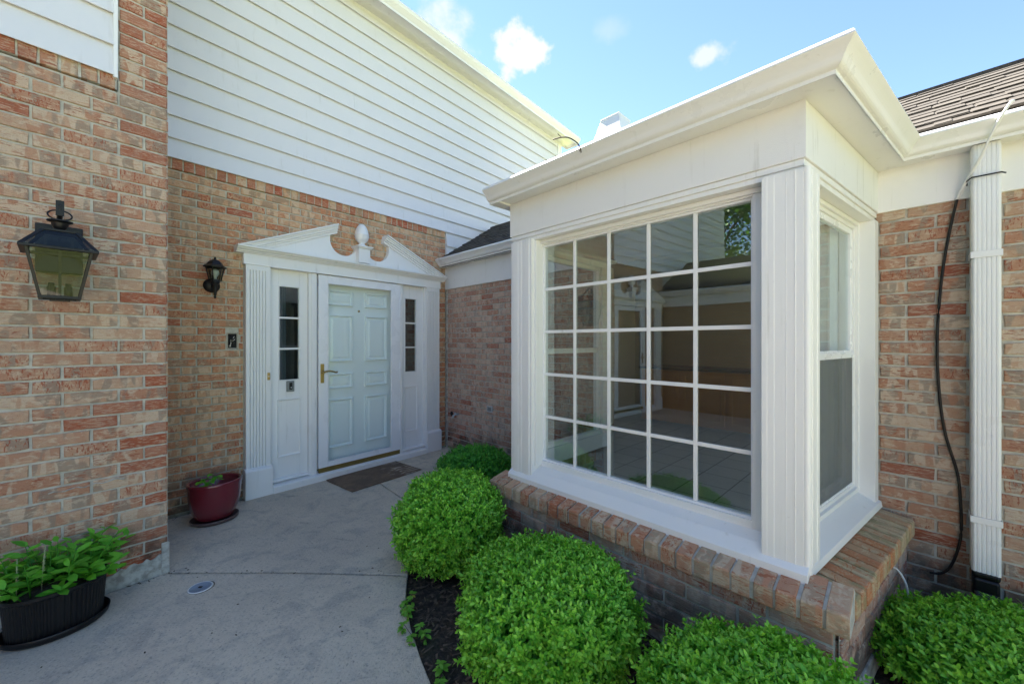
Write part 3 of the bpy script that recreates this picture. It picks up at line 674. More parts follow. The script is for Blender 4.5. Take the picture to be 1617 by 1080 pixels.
# hidden middle roof behind the bay, filling between the two pieces
mb=MB()
sweep(mb,[W2(FC,-1.772,0),(OC[0],OC[1])],[(-.0,2.38),(-.0,2.40),(-.5,2.47),(-.5,2.38)]); 
q=[FC@Vector((-1.75,-.01,2.42)),FC@Vector((.0,-.01,2.42)),FD@Vector((4.29,0,2.46)),FD@Vector((4.0,.5,2.75)),FD@Vector((2.5,.5,2.75)),FD@Vector((2.44,0,2.46))]
mb.add([tuple(p) for p in q],[(0,1,2,3,4,5)]); 
q=[FD@Vector((2.45,.45,2.78)),FD@Vector((3.65,.45,2.78)),FD@Vector((3.65,.83,3.05)),FD@Vector((2.45,.83,3.05)),FD@Vector((3.65,4.7,2.6)),FD@Vector((2.45,4.7,2.6))]
mb.add([tuple(p) for p in q],[(0,1,2,3),(3,2,4,5)])
mb.build('bay_roof',M['shingle'],house,ID,fix=False)

# ================================================================== BAY
# base brickwork and rowlock sill
mb=MB()
brickwork(mb,-1.745,.10,0.02,.375,.071,.213,-.092,anchor=.10,redfn=lambda p,q,z:.08)
mb.build('bay_brick_base',[M['brickC'],M['mortar']],house,FC,fix=False)
mb=MB(); brickwork(mb,-.02,1.145,0.02,.375,.071,.213,-.118,anchor=-.02,redfn=lambda p,q,z:.05)
mb.build('bay_brick_base',[M['brickC'],M['mortar']],house,FE,fix=False)
mb=MB(); brickwork(mb,-.02,1.22,0.02,.375,.071,.213,-.09,anchor=0); mb.build('bay_brick_base',[M['brickC'],M['mortar']],house,FG,fix=False)
mb=MB(); mb.box(-1.72,-.02,-.08,.04,-.06,.372); mb.build('bay_footing',M['parge'],house,FC)
mb=MB(); mb.box(.0,1.15,-.126,-.03,-.06,.055); mb.box(.03,1.15,-.105,.04,-.05,.372); mb.build('bay_footing',M['parge'],house,FE,bevel=.004)
def sill_brick(mb,a,b,nf,nb,zf,zb,zl,col,skew0=0,skew1=0):
    r=lambda s=.0015: random.uniform(-s,s); c=.005
    prof=[(nb,zl),(nb,zb),(nf+.006,zf+r()),(nf,zf-.006),(nf+r(),zl+.004),(nf+.005,zl)]
    k=len(prof); ins=.003
    A=[(a+(skew0 if p[0]==nb else 0),p[0],p[1]) for p in prof]; B=[(b+(skew1 if p[0]==nb else 0),p[0],p[1]) for p in prof]
    mb.add(A+B,[tuple(range(k)),tuple(range(2*k-1,k-1,-1))]+[(i,k+i,k+(i+1)%k,(i+1)%k) for i in range(k)],0,col)
mb=MB(); n=25; u0,u1=-1.775,.150; p=(u1-u0)/n
for i in range(n):
    a=u0+i*p+random.uniform(-.003,.003); j=random.uniform(-.003,.003)
    sill_brick(mb,a+.006,a+p-.006,-.128+j,.03,.452+random.uniform(-.002,.002),.487,.370,bcol(.05))
mb.prism([(.03,.372),(-.118,.372),(-.120,.444),(.03,.480)],u0,u1-.004,'u',1)
mb.build('brick_sill',[M['brickS'],M['mortar']],house,FC,bevel=.003)
mb=MB(); n=16; u0,u1=.028,1.135; p=(u1-u0)/n
for i in range(n):
    a=u0+i*p; red=1. if i in (2,5,8) else 0.
    c=bcol(.03); c=(random.choice((0,.2,1)),c[1],.75 if red else 0,1)
    sill_brick(mb,a+.0055,a+p-.0055,-.150+random.uniform(-.003,.003),.02,.452+random.uniform(-.002,.002),.474,.372,c,0,0)
mb.prism([(.02,.374),(-.138,.374),(-.139,.440),(.02,.462)],.0,u1+.004,'u',1)
mb.build('brick_sill',[M['brickE'],mortar('dark_sill_mortar',(.16,.15,.11),(.08,.075,.06))],house,FE,bevel=.003)
mb=MB(); n=14; u0,u1=.03,1.20; p=(u1-u0)/n
for i in range(n): sill_brick(mb,u0+i*p+.004,u0+(i+1)*p-.004,-.12,.03,.45,.48,.372,bcol(.1))
mb.prism([(.03,.374),(-.112,.374),(-.114,.444),(.03,.474)],u0,u1,'u',1); mb.build('brick_sill',[M['brickS'],M['mortar']],house,FG)
# fascia
def wrap(mb,z0,z1,o0,o1,ends=True):
    sweep(mb,[W2(FG,0,0),W2(FC,-1.690,0),(OC[0],OC[1]),W2(FE,1.146,0)],[(o0,z0),(o0,z1),(o1,z1),(o1,z0)],closed_prof=True)
mb=MB(); wrap(mb,2.145,2.372,0.0,-.06); mb.build('bay_fascia',M['fascia'],house,ID,bevel=.002)
mb=MB(); wrap(mb,2.118,2.1435,-.008,-.08); wrap(mb,2.094,2.1175,-.016,-.16); mb.build('head_casing',M['paint'],house,ID,bevel=.002)
mb=MB(); mb.box(-1.770,-1.69,-.115,1.13,2.3675,2.385); mb.build('bay_soffit',M['gutter'],house,FC)
# corner post at the near corner (front casing, bead, side casing)
mb=MB()
pts=[(-.149,.09),(-.149,-.014),(-.130,-.014),(-.1285,-.0130),(-.105,-.0130),(-.1038,-.0115),(-.064,-.0115),(-.0638,-.0122),(-.0615,-.0122),(-.0612,-.0115),(-.036,-.0115),(-.035,-.0127),(-.031,-.0127),(-.030,-.0110),(-.006,-.0110)]
mb.prism(pts+[(-.008,.09)],.50,2.10,'z'); mb.build('corner_casing',M['paint_v'],house,FC,bevel=.001)
mb=MB(); mb.lathe([(.016,.49),(.016,2.105)],(.002,.0065),20); mb.lathe([(.016,2.105),(0,2.105)],(.002,.0065),20)
mb.build('corner_bead',M['paint_v'],house,FC)
mb=MB(); pe=[(.018,.09),(.018,-.008),(.040,-.008),(.0415,-.012),(.060,-.012),(.0615,-.009),(.098,-.009),(.1,-.012),(.122,-.012),(.122,.09)]
mb.prism(pe,.48,2.10,'z'); mb.build('corner_casing',M['paint_v'],house,FE,bevel=.001)
mb=MB(); pl=[(-1.655,.09),(-1.655,-.010),(-1.640,-.010),(-1.639,-.0125),(-1.60,-.0125),(-1.599,-.0105),(-1.575,-.0105),(-1.574,-.0125),(-1.570,-.0125),(-1.569,-.0105),(-1.54,-.0105),(-1.539,-.0125),(-1.498,-.0125),(-1.496,-.008),(-1.478,-.008),(-1.478,.09)]
mb.prism(pl,.50,2.10,'z'); mb.build('left_casing',M['paint_v'],house,FC,bevel=.001)
# front window
fw=MB(); A=(-1.478,-.190,.60,2.09)   # rough opening
fw.box(-1.478,-1.462,.02,.14,.58,2.092); fw.box(-.206,-.149,.075,.14,.58,2.092); fw.box(-.206,-.149,.03,.075,.58,2.092) if 0 else None
fw.box(-1.478,-.149,.062,.14,2.070,2.0925)
# outer frame and sash
def frame_rect(mb,u0,u1,z0,z1,wd,n0,n1):
    mb.box(u0,u0+wd,n0,n1,z0,z1); mb.box(u1-wd,u1,n0,n1,z0,z1); mb.box(u0+wd,u1-wd,n0,n1,z0,z0+wd); mb.box(u0+wd,u1-wd,n0,n1,z1-wd,z1)
frame_rect(fw,-1.485,-.185,.588,2.082,.020,.078,.14)
win=fw.build('front_window',M['paint'],house,FC,bevel=.0015)
mb=MB(); frame_rect(mb,-1.466,-.204,.607,2.063,.012,.092,.135); mb.build('sash',M['storm'],win,FC,bevel=.0015)
mb=MB(); mb.box(-1.456,-.214,.110,.113,.618,2.052); mb.build('pane',M['glass'],win,FC)
mb=MB(); gu=[-1.454+(1.238/5)*k for k in range(1,5)]; gz=[.619+(1.433/5)*k for k in range(1,5)]
for u in gu: mb.box(u-.010,u+.010,.100,.1095,.618,2.052)
for z in gz:
    e=[-1.454]+gu+[-.216]
    for a,b in zip(e[:-1],e[1:]): mb.box(a+(.010 if a>-1.45 else 0),b-(.010 if b<-.22 else 0),.1005,.1095,z-.010,z+.010)
mb.build('muntin_grid',M['paint'],win,FC,bevel=.002)
mb=MB(); mb.prism([(.14,.590),(.079,.589),(.077,.572),(.02,.545),(-.030,.506),(-.036,.500),(-.036,.456),(-.028,.452),(.03,.452),(.14,.47)],-1.676,.012,'u')
mb.build('window_sill',M['paint'],win,FC,bevel=.002)
# side window
mb=MB(); mb.prism([(.14,.575),(.083,.575),(.075,.550),(-.012,.508),(-.018,.478),(.14,.470)],.022,1.146,'u'); ssill=mb
sw=MB(); sw.box(1.076,1.146,-.0,.14,.47,2.0935); 
frame_rect(sw,.085,1.078,.56,2.0925,.022,.068,.15); frame_rect(sw,.107,1.056,.582,2.072,.020,.082,.15)
swin=sw.build('side_window',M['paint_v'],house,FE,bevel=.0015)
ssill.build('window_sill',M['paint'],swin,FE,bevel=.002)
mb=MB(); frame_rect(mb,.125,1.040,1.33,2.056,.034,.092,.115); mb.build('sash',M['storm'],swin,FE,bevel=.002,label='upper sash of clear glass')
mb=MB(); frame_rect(mb,.125,1.040,.600,1.36,.034,.117,.14); mb.build('sash',M['storm'],swin,FE,bevel=.002,label='lower sash behind insect screen')
mb=MB(); mb.box(.15,1.01,.102,.105,1.36,2.03); mb.build('pane',M['glass_side'],swin,FE)
mb=MB(); mb.box(.15,1.01,.128,.131,.63,1.34); mb.build('pane',M['glass_side'],swin,FE)
mb=MB(); frame_rect(mb,.127,1.038,.600,1.335,.014,.086,.092); mb.box(.127,1.038,.084,.096,1.335,1.352); mb.build('screen_frame',M['storm'],swin,FE)
mb=MB(); mb.box(.141,1.024,.0885,.0890,.614,1.321); mb.build('insect_screen',M['screen'],swin,FE)
cb=MB(); pts=[(.10+.96*i/120,.163+.008*math.sin(i*.42)+.003*math.sin(i*1.3)) for i in range(121)]
cb.prism(pts+[(p[0],p[1]+.003) for p in pts[::-1]],.58,2.06,'z'); cb.build('sheer_curtain',M['curtain'],swin,FE)
# left side of the bay
mb=MB(); mb.box(.0,.12,0,.1,.5,2.1); mb.box(.98,1.13,0,.1,.5,2.1); mb.box(.12,.98,0,.1,.5,.62); mb.box(.12,.98,0,.1,2.05,2.1)
frame_rect(mb,.12,.98,.62,2.05,.03,.03,.08); mb.box(.15,.95,.035,.07,1.32,1.36); lw=mb.build('far_side_window',M['paint_v'],house,FG,bevel=.002)
mb=MB(); mb.box(.15,.95,.05,.052,.65,2.02); mb.build('pane',M['glass_side'],lw,FG)
# room behind the glass
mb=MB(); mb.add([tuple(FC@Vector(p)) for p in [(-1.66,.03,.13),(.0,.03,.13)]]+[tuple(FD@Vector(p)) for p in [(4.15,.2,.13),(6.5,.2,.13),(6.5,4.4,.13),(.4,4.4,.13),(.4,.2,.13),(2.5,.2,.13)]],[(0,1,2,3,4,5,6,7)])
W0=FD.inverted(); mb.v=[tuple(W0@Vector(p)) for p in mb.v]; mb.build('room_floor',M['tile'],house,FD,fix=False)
mb=MB(); mb.box(.4,2.9,4.4,4.5,0,2.5); mb.box(4.4,6.5,4.4,4.5,0,2.5); mb.box(2.9,4.4,4.4,4.5,2.15,2.5); mb.box(.3,.4,.2,4.5,0,2.5); mb.box(6.5,6.6,.2,1.2,0,2.5); mb.box(6.5,6.6,3.8,4.5,0,2.5); mb.box(6.5,6.6,1.2,3.8,2.15,2.5); mb.box(.3,6.6,.05,4.5,2.42,2.5)  # rear and end wall openings added so daylight brightens the room
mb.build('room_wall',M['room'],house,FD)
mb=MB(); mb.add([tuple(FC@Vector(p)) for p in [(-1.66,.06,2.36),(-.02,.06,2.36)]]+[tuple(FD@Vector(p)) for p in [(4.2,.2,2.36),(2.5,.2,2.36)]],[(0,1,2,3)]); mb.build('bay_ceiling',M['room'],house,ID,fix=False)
kc=empty('kitchen_cabinet',FD@Matrix.Translation((2.3,2.75,.13)),'orange wood kitchen cabinet seen through the big window','cabinet')
mb=MB(); mb.box(-.9,2.2,0,.6,.08,.86); 
for k in range(5): mb.rings(-.88+k*.62,-.30+k*.62,.12,.84,[(0,-.001),(.0,-.018),(.05,-.018),(.06,-.012)])
mb.build('cabinet_body',M['wood'],kc,WM[kc.name],bevel=.003)
mb=MB(); mb.box(-.93,2.23,-.03,.62,.865,.90); mb.build('countertop',M['board'],kc,WM[kc.name],bevel=.003)

mb=MB(); frame_rect(mb,2.9,4.4,.1,2.15,.07,4.38,4.52); mb.box(3.62,3.68,4.40,4.50,.17,2.08); rw_=mb.build('added_rear_window',M['paint'],house,FD)  # unseen window added in the back wall to let daylight in
mb=MB(); mb.box(2.97,4.33,4.448,4.452,.17,2.08); mb.build('pane',M['glass_clear'],rw_,FD)
# ================================================================== DOWNSPOUT (part of the house) and fixings
mb=MB(); u0,u1=4.618,4.712; e=.010; nf=5; wv=(u1-u0-2*e)/nf
pts=[(u0,.013),(u0,-.078),(u0+.006,-.088),(u0+e,-.090)]
for i in range(nf):
    a=u0+e+i*wv; pts+=[(a+.003,-.090),(a+.005,-.0882),(a+wv*.5,-.0882),(a+wv*.5+.002,-.090)]
pts+=[(u1-.008,-.090),(u1-.002,-.086),(u1,-.078),(u1,.013)]
mb.prism(pts,.29,2.37,'z'); ds=mb.build('downspout',M['gutter'],house,FD)
for z in (.527,1.82):
    mb=MB(); s=[(u0-.012,.013),(u0-.004,.005),(u0-.004,-.093),(u1+.004,-.093),(u1+.004,.005),(u1+.012,.013)]
    mb.prism([(u0-.004,.01),(u0-.004,-.094),(u1+.004,-.094),(u1+.004,.01),(u1,.01),(u1,-.0905),(u0,-.0905),(u0,.01)],z,z+.032,'z'); mb.build('strap',M['gutter'],ds,FD,bevel=.002)
mb=MB(); mb.prism([(u0+.002,.012),(u0+.002,-.094),(u1-.002,-.094),(u1-.002,.012)],.262,.293,'z')
mb.prism([(.012,.262),(-.090,.262),(-.094,.25),(-.096,.20),(-.15,.13),(-.155,.05),(.012,.0)],u0+.006,u1-.004,'u')
sx=MB(); mb.build('drain_adapter',M['black_plastic'],ds,FD,bevel=.010)
mb=MB(); pp=[(u0-.01,.0,2.205),(u0-.014,-.06,2.21),(u0,-.100,2.214),(u1-.002,-.100,2.214),(u1+.012,-.08,2.212)]; mb.tube(pp,.0035,8); mb.build('cable_tie',M['black_plastic'],ds,FD)

# vent plate, hose bib, doorbell, lockbox, box hole
def place(name,Fm,label,cat,parts,group=None):
    e=empty(name,Fm,label,cat,group)
    return e
vp=empty('wall_vent',FD@Matrix.Translation((.893,.015,.613)),'small grey vent plate set in brick low on the wing wall','vent')
mb=MB(); mb.box(-.052,.052,-.006,.02,-.038,.040); mb.rings(-.04,.04,-.028,.030,[(0,-.0065),(.004,-.010),(.010,-.004),(.016,-.003)]); mb.build('plate',M['galv'],vp,WM[vp.name],bevel=.002)
mb=MB()
for k in range(5): mb.prism([(-.004,-.022+k*.010),(-.011,-.022+k*.010),(-.006,-.015+k*.010)],-.034,.034,'u')
mb.build('louvre',M['grey_plastic'],vp,WM[vp.name])
hb=empty('hose_bibb',FD@Matrix.Translation((.265,.015,.47)),'dark outdoor water tap with round handle on the corner of the wing wall','tap')
mb=MB(); mb.tube([(0,0,0),(0,-.05,0),(0,-.075,-.008),(0,-.09,-.04)],.013,12); mb.tube([(0,-.045,0),(0,-.055,.03)],.009,10); mb.build('spout',M['galv'],hb,WM[hb.name])
mb=MB(); mb.lathe([(0,0),(.024,0),(.030,.004),(.030,.010),(.02,.013),(0,.013)],(0,0),16); mb.v=[(-.03+x,-.075-z,.012+y) for x,y,z in mb.v]; mb.build('handle',M['black_plastic'],hb,WM[hb.name])
db=empty('doorbell',FB@Matrix.Translation((-2.146,-.0505,1.092)),'tiny brass doorbell button on the left pilaster edge','doorbell')
mb=MB(); mb.box(-.011,.011,-.008,0,-.034,.034); mb.build('plate',M['brass'],db,WM[db.name],bevel=.003)
mb=MB(); mb.lathe([(0,0),(.006,0),(.006,.004),(0,.005)],(0,0),12); mb.v=[(x,-.008-z,y) for x,y,z in mb.v]; mb.build('button',M['socket'],db,WM[db.name])
lb=empty('lockbox',FB@Matrix.Translation((-1.937,.022,.978)),'grey plastic keypad box under the left sidelight glass','keypad')
mb=MB(); mb.box(-.034,.034,-.024,0,-.052,.052); mb.build('case',M['grey_plastic'],lb,WM[lb.name],bevel=.006)
mb=MB(); mb.box(-.014,.014,-.027,-.024,-.032,.036); mb.build('keypad',M['black_plastic'],lb,WM[lb.name],bevel=.002)
mb=MB(); mb.lathe([(0,0),(.006,0),(.006,.003),(0,.003)],(0,0),10); mb.v=[(x+.002,-.027-z,y-.012) for x,y,z in mb.v]; mb.build('button',M['galv'],lb,WM[lb.name])
wb=empty('wall_box',FB@Matrix.Translation((-2.413,.01,1.42)),'open electrical box hole with dark wires in the brick left of the door','outlet box')
mb=MB(); frame_rect(mb,-.040,.040,-.070,.070,.007,-.003,.02); mb.build('mortar_rim',M['mortarB'],wb,WM[wb.name],bevel=.004)
mb=MB(); mb.box(-.03,.03,.028,.032,-.06,.06); mb.build('box_back',M['dark'],wb,WM[wb.name])
mb=MB()
for k in range(7):
    a=[(random.uniform(-.022,.022),random.uniform(-.004,.02),random.uniform(-.05,.05)) for _ in range(4)]
    mb.tube(smooth_pts(a,4),.0045,6,0)
mb.build('wire',M['black_plastic'],wb,WM[wb.name])
mb=MB()
for k in range(2):
    a=[(random.uniform(-.022,.022),random.uniform(-.004,.015),random.uniform(-.05,.05)) for _ in range(4)]; mb.tube(smooth_pts(a,4),.003,6,0)
    mb.build('white_wire',M['socket'],wb,WM[wb.name]); mb=MB()
for p in ((-.015,.012,-.045),(.018,.012,.03),(.01,.015,-.01)):
    mb=MB(); mb.lathe([(0,-.009),(.007,-.006),(.008,.004),(.004,.009),(0,.01)],(0,0),8); mb.v=[(x+p[0],y+p[1],z+p[2]) for x,y,z in mb.v]; mb.build('wire_nut',M['socket'],wb,WM[wb.name])

# cable along the downspout
cab=empty('coax_cable',FD@Matrix.Translation((4.55,0,1.2)),'thin cable hanging from the gutter beside the downspout','cable')
Wc=WM[cab.name]; Li=Wc.inverted()@FD
def cpts(l): return [tuple(Li@Vector(p)) for p in l]
mb=MB(); mb.tube(smooth_pts(cpts([(4.735,-.19,2.50),(4.725,-.20,2.49),(4.69,-.19,2.42),(4.645,-.12,2.30),(4.605,-.06,2.215),(4.575,-.01,2.14)]),6),.0055,8); mb.build('white_cable_end',M['whitewire'],cab,Wc)
mb=MB(); mb.tube(smooth_pts(cpts([(4.575,-.010,2.14),(4.555,.0,2.02),(4.527,.004,1.80),(4.510,.004,1.55),(4.506,.004,1.34),(4.515,.004,1.12),(4.535,.004,.93),(4.572,.004,.76),(4.584,.0,.66),(4.590,-.002,.45),(4.575,-.006,.33),(4.548,-.012,.24),(4.515,-.016,.20),(4.478,-.016,.19)]),6),.0062,8); mb.build('black_cable',M['black_plastic'],cab,Wc)
# white cable stub at the bay base
mb=MB(); Fs=FE@Matrix.Translation((.80,-.12,.30)); mb.tube(smooth_pts([(0,0.005,0),(.0,-.012,-.003),(.004,-.03,-.03),(.006,-.045,-.07),(.008,-.05,-.12)],5),.0045,8); tag(mb.build('cable_stub',M['whitewire'],None,Fs),'short white cable poking out of the brick base above the right boxwood','cable')
# twig caught in the gutter
mb=MB(); Ft=FC@Matrix.Translation((-.985,-.19,2.47))
mb.tube(smooth_pts([(-.13,-.03,.075),(-.07,-.03,.065),(-.02,-.025,.045),(.03,-.02,.0),(.05,-.02,-.04),(.055,-.022,-.06)],4),[.0035]*20+[.002],6)
mb.tube([(.045,-.02,-.03),(.052,-.03,-.055)],.002,6); mb.tube([(-.07,-.03,.065),(-.085,-.045,.085)],.002,6)
tag(mb.build('fallen_twig',M['twig'],None,Ft),'dark bent twig lying over the bay gutter lip','twig')

# ================================================================== LANTERNS
def pyramid_bars(mb,h0,z0,h1,z1,wd,m=0):
    for sx in (-1,1):
        for sy in (-1,1):
            c0=Vector((sx*h0,sy*h0,z0)); c1=Vector((sx*h1,sy*h1,z1)); ax=Vector((-sx*wd,0,0)); ay=Vector((0,-sy*wd,0))
            vs=[c0,c0+ax,c0+ax+ay,c0+ay,c1,c1+ax,c1+ax+ay,c1+ay]; mb.add([tuple(v) for v in vs],[(0,1,2,3),(4,5,6,7),(0,1,5,4),(1,2,6,5),(2,3,7,6),(3,0,4,7)],m)
def sqring(mb,h,z0,z1,wd):
    mb.box(-h,h,-h,-h+wd,z0,z1); mb.box(-h,h,h-wd,h,z0,z1); mb.box(-h,-h+wd,-h+wd,h-wd,z0,z1); mb.box(h-wd,h,-h+wd,h-wd,z0,z1)
FL=FA@Matrix.Translation((-.436,-.205,0))
lan=empty('wall_lantern',FL@Matrix.Translation((0,0,1.62)),'large black four sided lantern with clear glass on the near brick pier','lantern','black wall lanterns')
mb=MB(); mb.box(-.083,.083,.184,.205,1.772,2.022); mb.build('back_plate',M['black_metal'],lan,FL,bevel=.004)
mb=MB(); mb.tube(smooth_pts([(0,.19,1.99),(0,.13,2.03),(0,.06,2.085),(0,.02,2.105),(0,-.012,2.095),(0,-.02,2.07),(0,-.012,2.05)],5),.011,10)
mb.box(-.014,.014,-.028,-.018,2.03,2.105); mb.build('arm',M['black_metal'],lan,FL,bevel=.002)
mb=MB(); vs=[]; 
for i in range(28):
    a=2*math.pi*i/28; vs.append((.040*math.cos(a),-.012+.012*math.sin(a),2.035+.026*math.sin(a)))
mb.tube(vs+[vs[0]],.0035,6); mb.build('hanging_ring',M['black_metal'],lan,FL)
mb=MB(); mb.lathe([(0,2.012),(.044,2.010),(.045,2.004),(.030,1.998),(.028,1.985),(.022,1.972),(.012,1.962),(.012,1.945),(0,1.945)],(0,0),24)
h0,h1,z0,z1=.128,.062,1.862,1.950
mb.box(-h1,h1,-h1,h1,z1-.004,z1+.006); sqring(mb,h0,z0-.012,z0,.03); pyramid_bars(mb,h0,z0,h1,z1,.016)
mb.box(-.034,.034,-.034,.034,1.612,1.620); sqring(mb,.070,1.620,1.634,.014); pyramid_bars(mb,.070,1.63,.110,1.852,.012)
cage=mb.build('cage',M['black_metal'],lan,FL,bevel=.0015)
for k in range(4):
    mb=MB(); a,b=.066,.104; mb.add([(-a+.008,-a,1.634),(a-.008,-a,1.634),(b-.008,-b,1.85),(-b+.008,-b,1.85)],[(0,1,2,3)]); 
    mb.v=[tuple(Matrix.Rotation(k*math.pi/2,3,'Z')@Vector(p)) for p in mb.v]; mb.build('pane',M['glass_lamp'],lan,FL,fix=False)
    mb=MB(); mb.add([(-h0+.016,-h0+.001,z0+.001),(h0-.016,-h0+.001,z0+.001),(h1-.012,-h1+.001,z1-.006),(-h1+.012,-h1+.001,z1-.006)],[(0,1,2,3)]); mb.v=[tuple(Matrix.Rotation(k*math.pi/2,3,'Z')@Vector(p)) for p in mb.v]; mb.build('roof_pane',M['glass_lamp'],lan,FL,fix=False)
for sx in (-.028,.028):
    mb=MB(); mb.lathe([(0,1.622),(.015,1.622),(.015,1.682),(.011,1.684),(.011,1.70),(0,1.70)],(sx,0),16); mb.build('bulb_socket',M['black_metal'],lan,FL)
mb=MB(); mb.box(-.005,.005,-.005,.005,1.62,1.86); mb.build('centre_rod',M['black_metal'],lan,FL)
FL2=FB@Matrix.Translation((-2.565,-.115,0))
lan2=empty('wall_lantern',FL2@Matrix.Translation((0,0,1.77)),'small black carriage lantern with a bulb on the brick left of the pediment','lantern','black wall lanterns')
mb=MB(); mb.lathe([(0,0),(.060,0),(.060,.006),(.045,.018),(.018,.028),(0,.03)],(0,0),24); mb.v=[(x,.115-z,1.89+y) for x,y,z in mb.v]; mb.build('back_plate',M['black_metal'],lan2,FL2)
mb=MB(); mb.tube([(0,.10,1.885),(0,.03,1.875),(0,0,1.89)],.010,10); mb.lathe([(0,1.772),(.006,1.776),(.012,1.785),(.006,1.793),(.010,1.80),(.014,1.86),(.016,1.885),(.030,1.90),(.036,1.918),(0,1.92)],(0,0),18); mb.build('arm',M['black_metal'],lan2,FL2)
mb=MB(); s6=6
mb.lathe([(.0,1.918),(.044,1.918),(.044,1.930),(.0,1.930)],(0,0),6,smooth=False); mb.lathe([(.058,2.028),(.083,2.030),(.084,2.038),(.060,2.052),(.050,2.070),(.036,2.085),(.016,2.096),(.008,2.100),(.010,2.108),(.004,2.118),(0,2.122)],(0,0),6,smooth=False)
for i in range(6):
    a=2*math.pi*i/6; mb.tube([(.041*math.cos(a),.041*math.sin(a),1.925),(.064*math.cos(a),.064*math.sin(a),2.033)],.0042,6)
mb.build('cage',M['black_metal'],lan2,FL2)
mb=MB(); mb.lathe([(.038,1.93),(.060,2.03)],(0,0),6,smooth=False); mb.build('pane',M['glass_lamp'],lan2,FL2,fix=False)
mb=MB(); mb.lathe([(0,1.93),(.012,1.935),(.012,1.95),(.024,1.972),(.028,1.99),(.022,2.01),(0,2.018)],(0,0),16); mb.build('bulb',plain('frosted_bulb',(.85,.84,.8),.3,var=0),lan2,FL2)

# ================================================================== POTS, MAT, DRAIN
# red pot
rp=(-2.36,3.12)
FRP=Matrix.Translation((rp[0],rp[1],0))@Matrix.Rotation(math.atan2(dB[1],dB[0]),4,'Z')
pot=empty('glazed_pot',FRP,'dark red glazed ceramic pot standing left of the front door','plant pot')
sxx,syy=1.0,.86
prof=[(0,.026),(.118,.026),(.130,.045),(.152,.10),(.166,.16),(.172,.215),(.176,.275),(.180,.295),(.182,.309),(.176,.318),(.165,.316),(.160,.304),(.158,.25),(0,.246)]
mb=MB(); mb.lathe(prof,(0,0),48,0,True,sxx,syy); mb.build('pot_body',M['glaze'],pot,FRP)
mb=MB(); mb.lathe([(0,.0),(.140,.0),(.156,.012),(.160,.030),(.154,.032),(.146,.018),(0,.016)],(0,0),40,0,True,1,.88); mb.build('saucer',M['saucer'],pot,FRP)
mb=MB(); mb.lathe([(.157,.245),(.10,.250),(0,.252)],(0,0),32,0,True,1,.86); mb.build('soil',M['soil'],pot,FRP)
# black planter : oval, ribbed
PL=FA@Matrix.Translation((-.447,-.185,0))
pln=empty('ribbed_planter',PL,'oval black ribbed plastic planter on its tray against the near brick pier','planter')
mb=MB(); seg=240; k=[(0,.02),(.90,.02),(.91,.03),(.975,.202),(1.0,.212),(1.0,.226),(.95,.226),(.93,.205),(0,.195)]
vs=[];fs=[]; ax_,ay_=.178,.148
for i in range(seg):
    a=2*math.pi*i/seg; ca=math.copysign(abs(math.cos(a))**.8,math.cos(a)); sa=math.copysign(abs(math.sin(a))**.8,math.sin(a))
    for q,(r,z) in enumerate(k):
        rib=.004*(1 if i%4<2 else 0) if q in (2,3) else 0
        vs.append((ca*(ax_*r-rib),sa*(ay_*r-rib),z))
for i in range(seg):
    j=(i+1)%seg
    for q in range(len(k)-1): fs.append((i*len(k)+q,j*len(k)+q,j*len(k)+q+1,i*len(k)+q+1))
mb.add(vs,fs,0,None,False); mb.build('planter_body',M['black_plastic'],pln,PL)
mb=MB(); mb.lathe([(0,.0),(.95,.0),(1.02,.012),(1.05,.035),(1.03,.038),(.99,.022),(.9,.014),(0,.014)],(0,0),64,0,True,.180,.152); mb.build('tray',M['black_plastic'],pln,PL)
mb=MB(); mb.lathe([(.94,.205),(.5,.213),(0,.217)],(0,0),48,0,True,.176,.146); mb.build('soil',M['soil'],pln,PL)
# doormat
Fm_=Matrix.Translation((-1.443,4.16,0))@Matrix.Rotation(math.atan2(.647,.507),4,'Z')
mb=MB(); hw,hh=.41,.25
pts=[]; 
for a,b,k in (((-hw,-hh),(hw,-hh),14),((hw,-hh),(hw,hh),8),((hw,hh),(-hw,hh),14),((-hw,hh),(-hw,-hh),8)):
    for i in range(k): t=i/k; pts.append((a[0]+(b[0]-a[0])*t+random.uniform(-.003,.003),a[1]+(b[1]-a[1])*t+random.uniform(-.003,.003)))
mb.prism(pts,.001,.011,'z'); tag(mb.build('doormat',M['mat'],None,Fm_,bevel=.003),'worn dark brown doormat lying before the front door step','doormat')
# cleanout cover
FDc=Matrix.Translation((-1.790,2.255,0))
dc=empty('cleanout_cover',FDc,'round blue grey cover with a white rim set in the concrete','drain cover')
mb=MB(); mb.lathe([(.052,.001),(.052,.004),(.047,.005),(.045,.003),(0,.003)],(0,0),36); mb.build('lid',M['cover'],dc,FDc)
mb=MB(); mb.lathe([(.053,.001),(.0535,.005),(.057,.005),(.058,.001)],(0,0),36); mb.build('rim',M['whitewire'],dc,FDc)
mb=MB(); mb.box(-.010,.010,-.007,.007,.003,.006); mb.build('plug_recess',M['black_plastic'],dc,FDc,bevel=.002)
mb=MB(); mb.lathe([(.0582,.0005),(.061,.0010),(.063,.0005)],(.004,.002),36); mb.build('dirt_ring',M['soil'],dc,FDc)

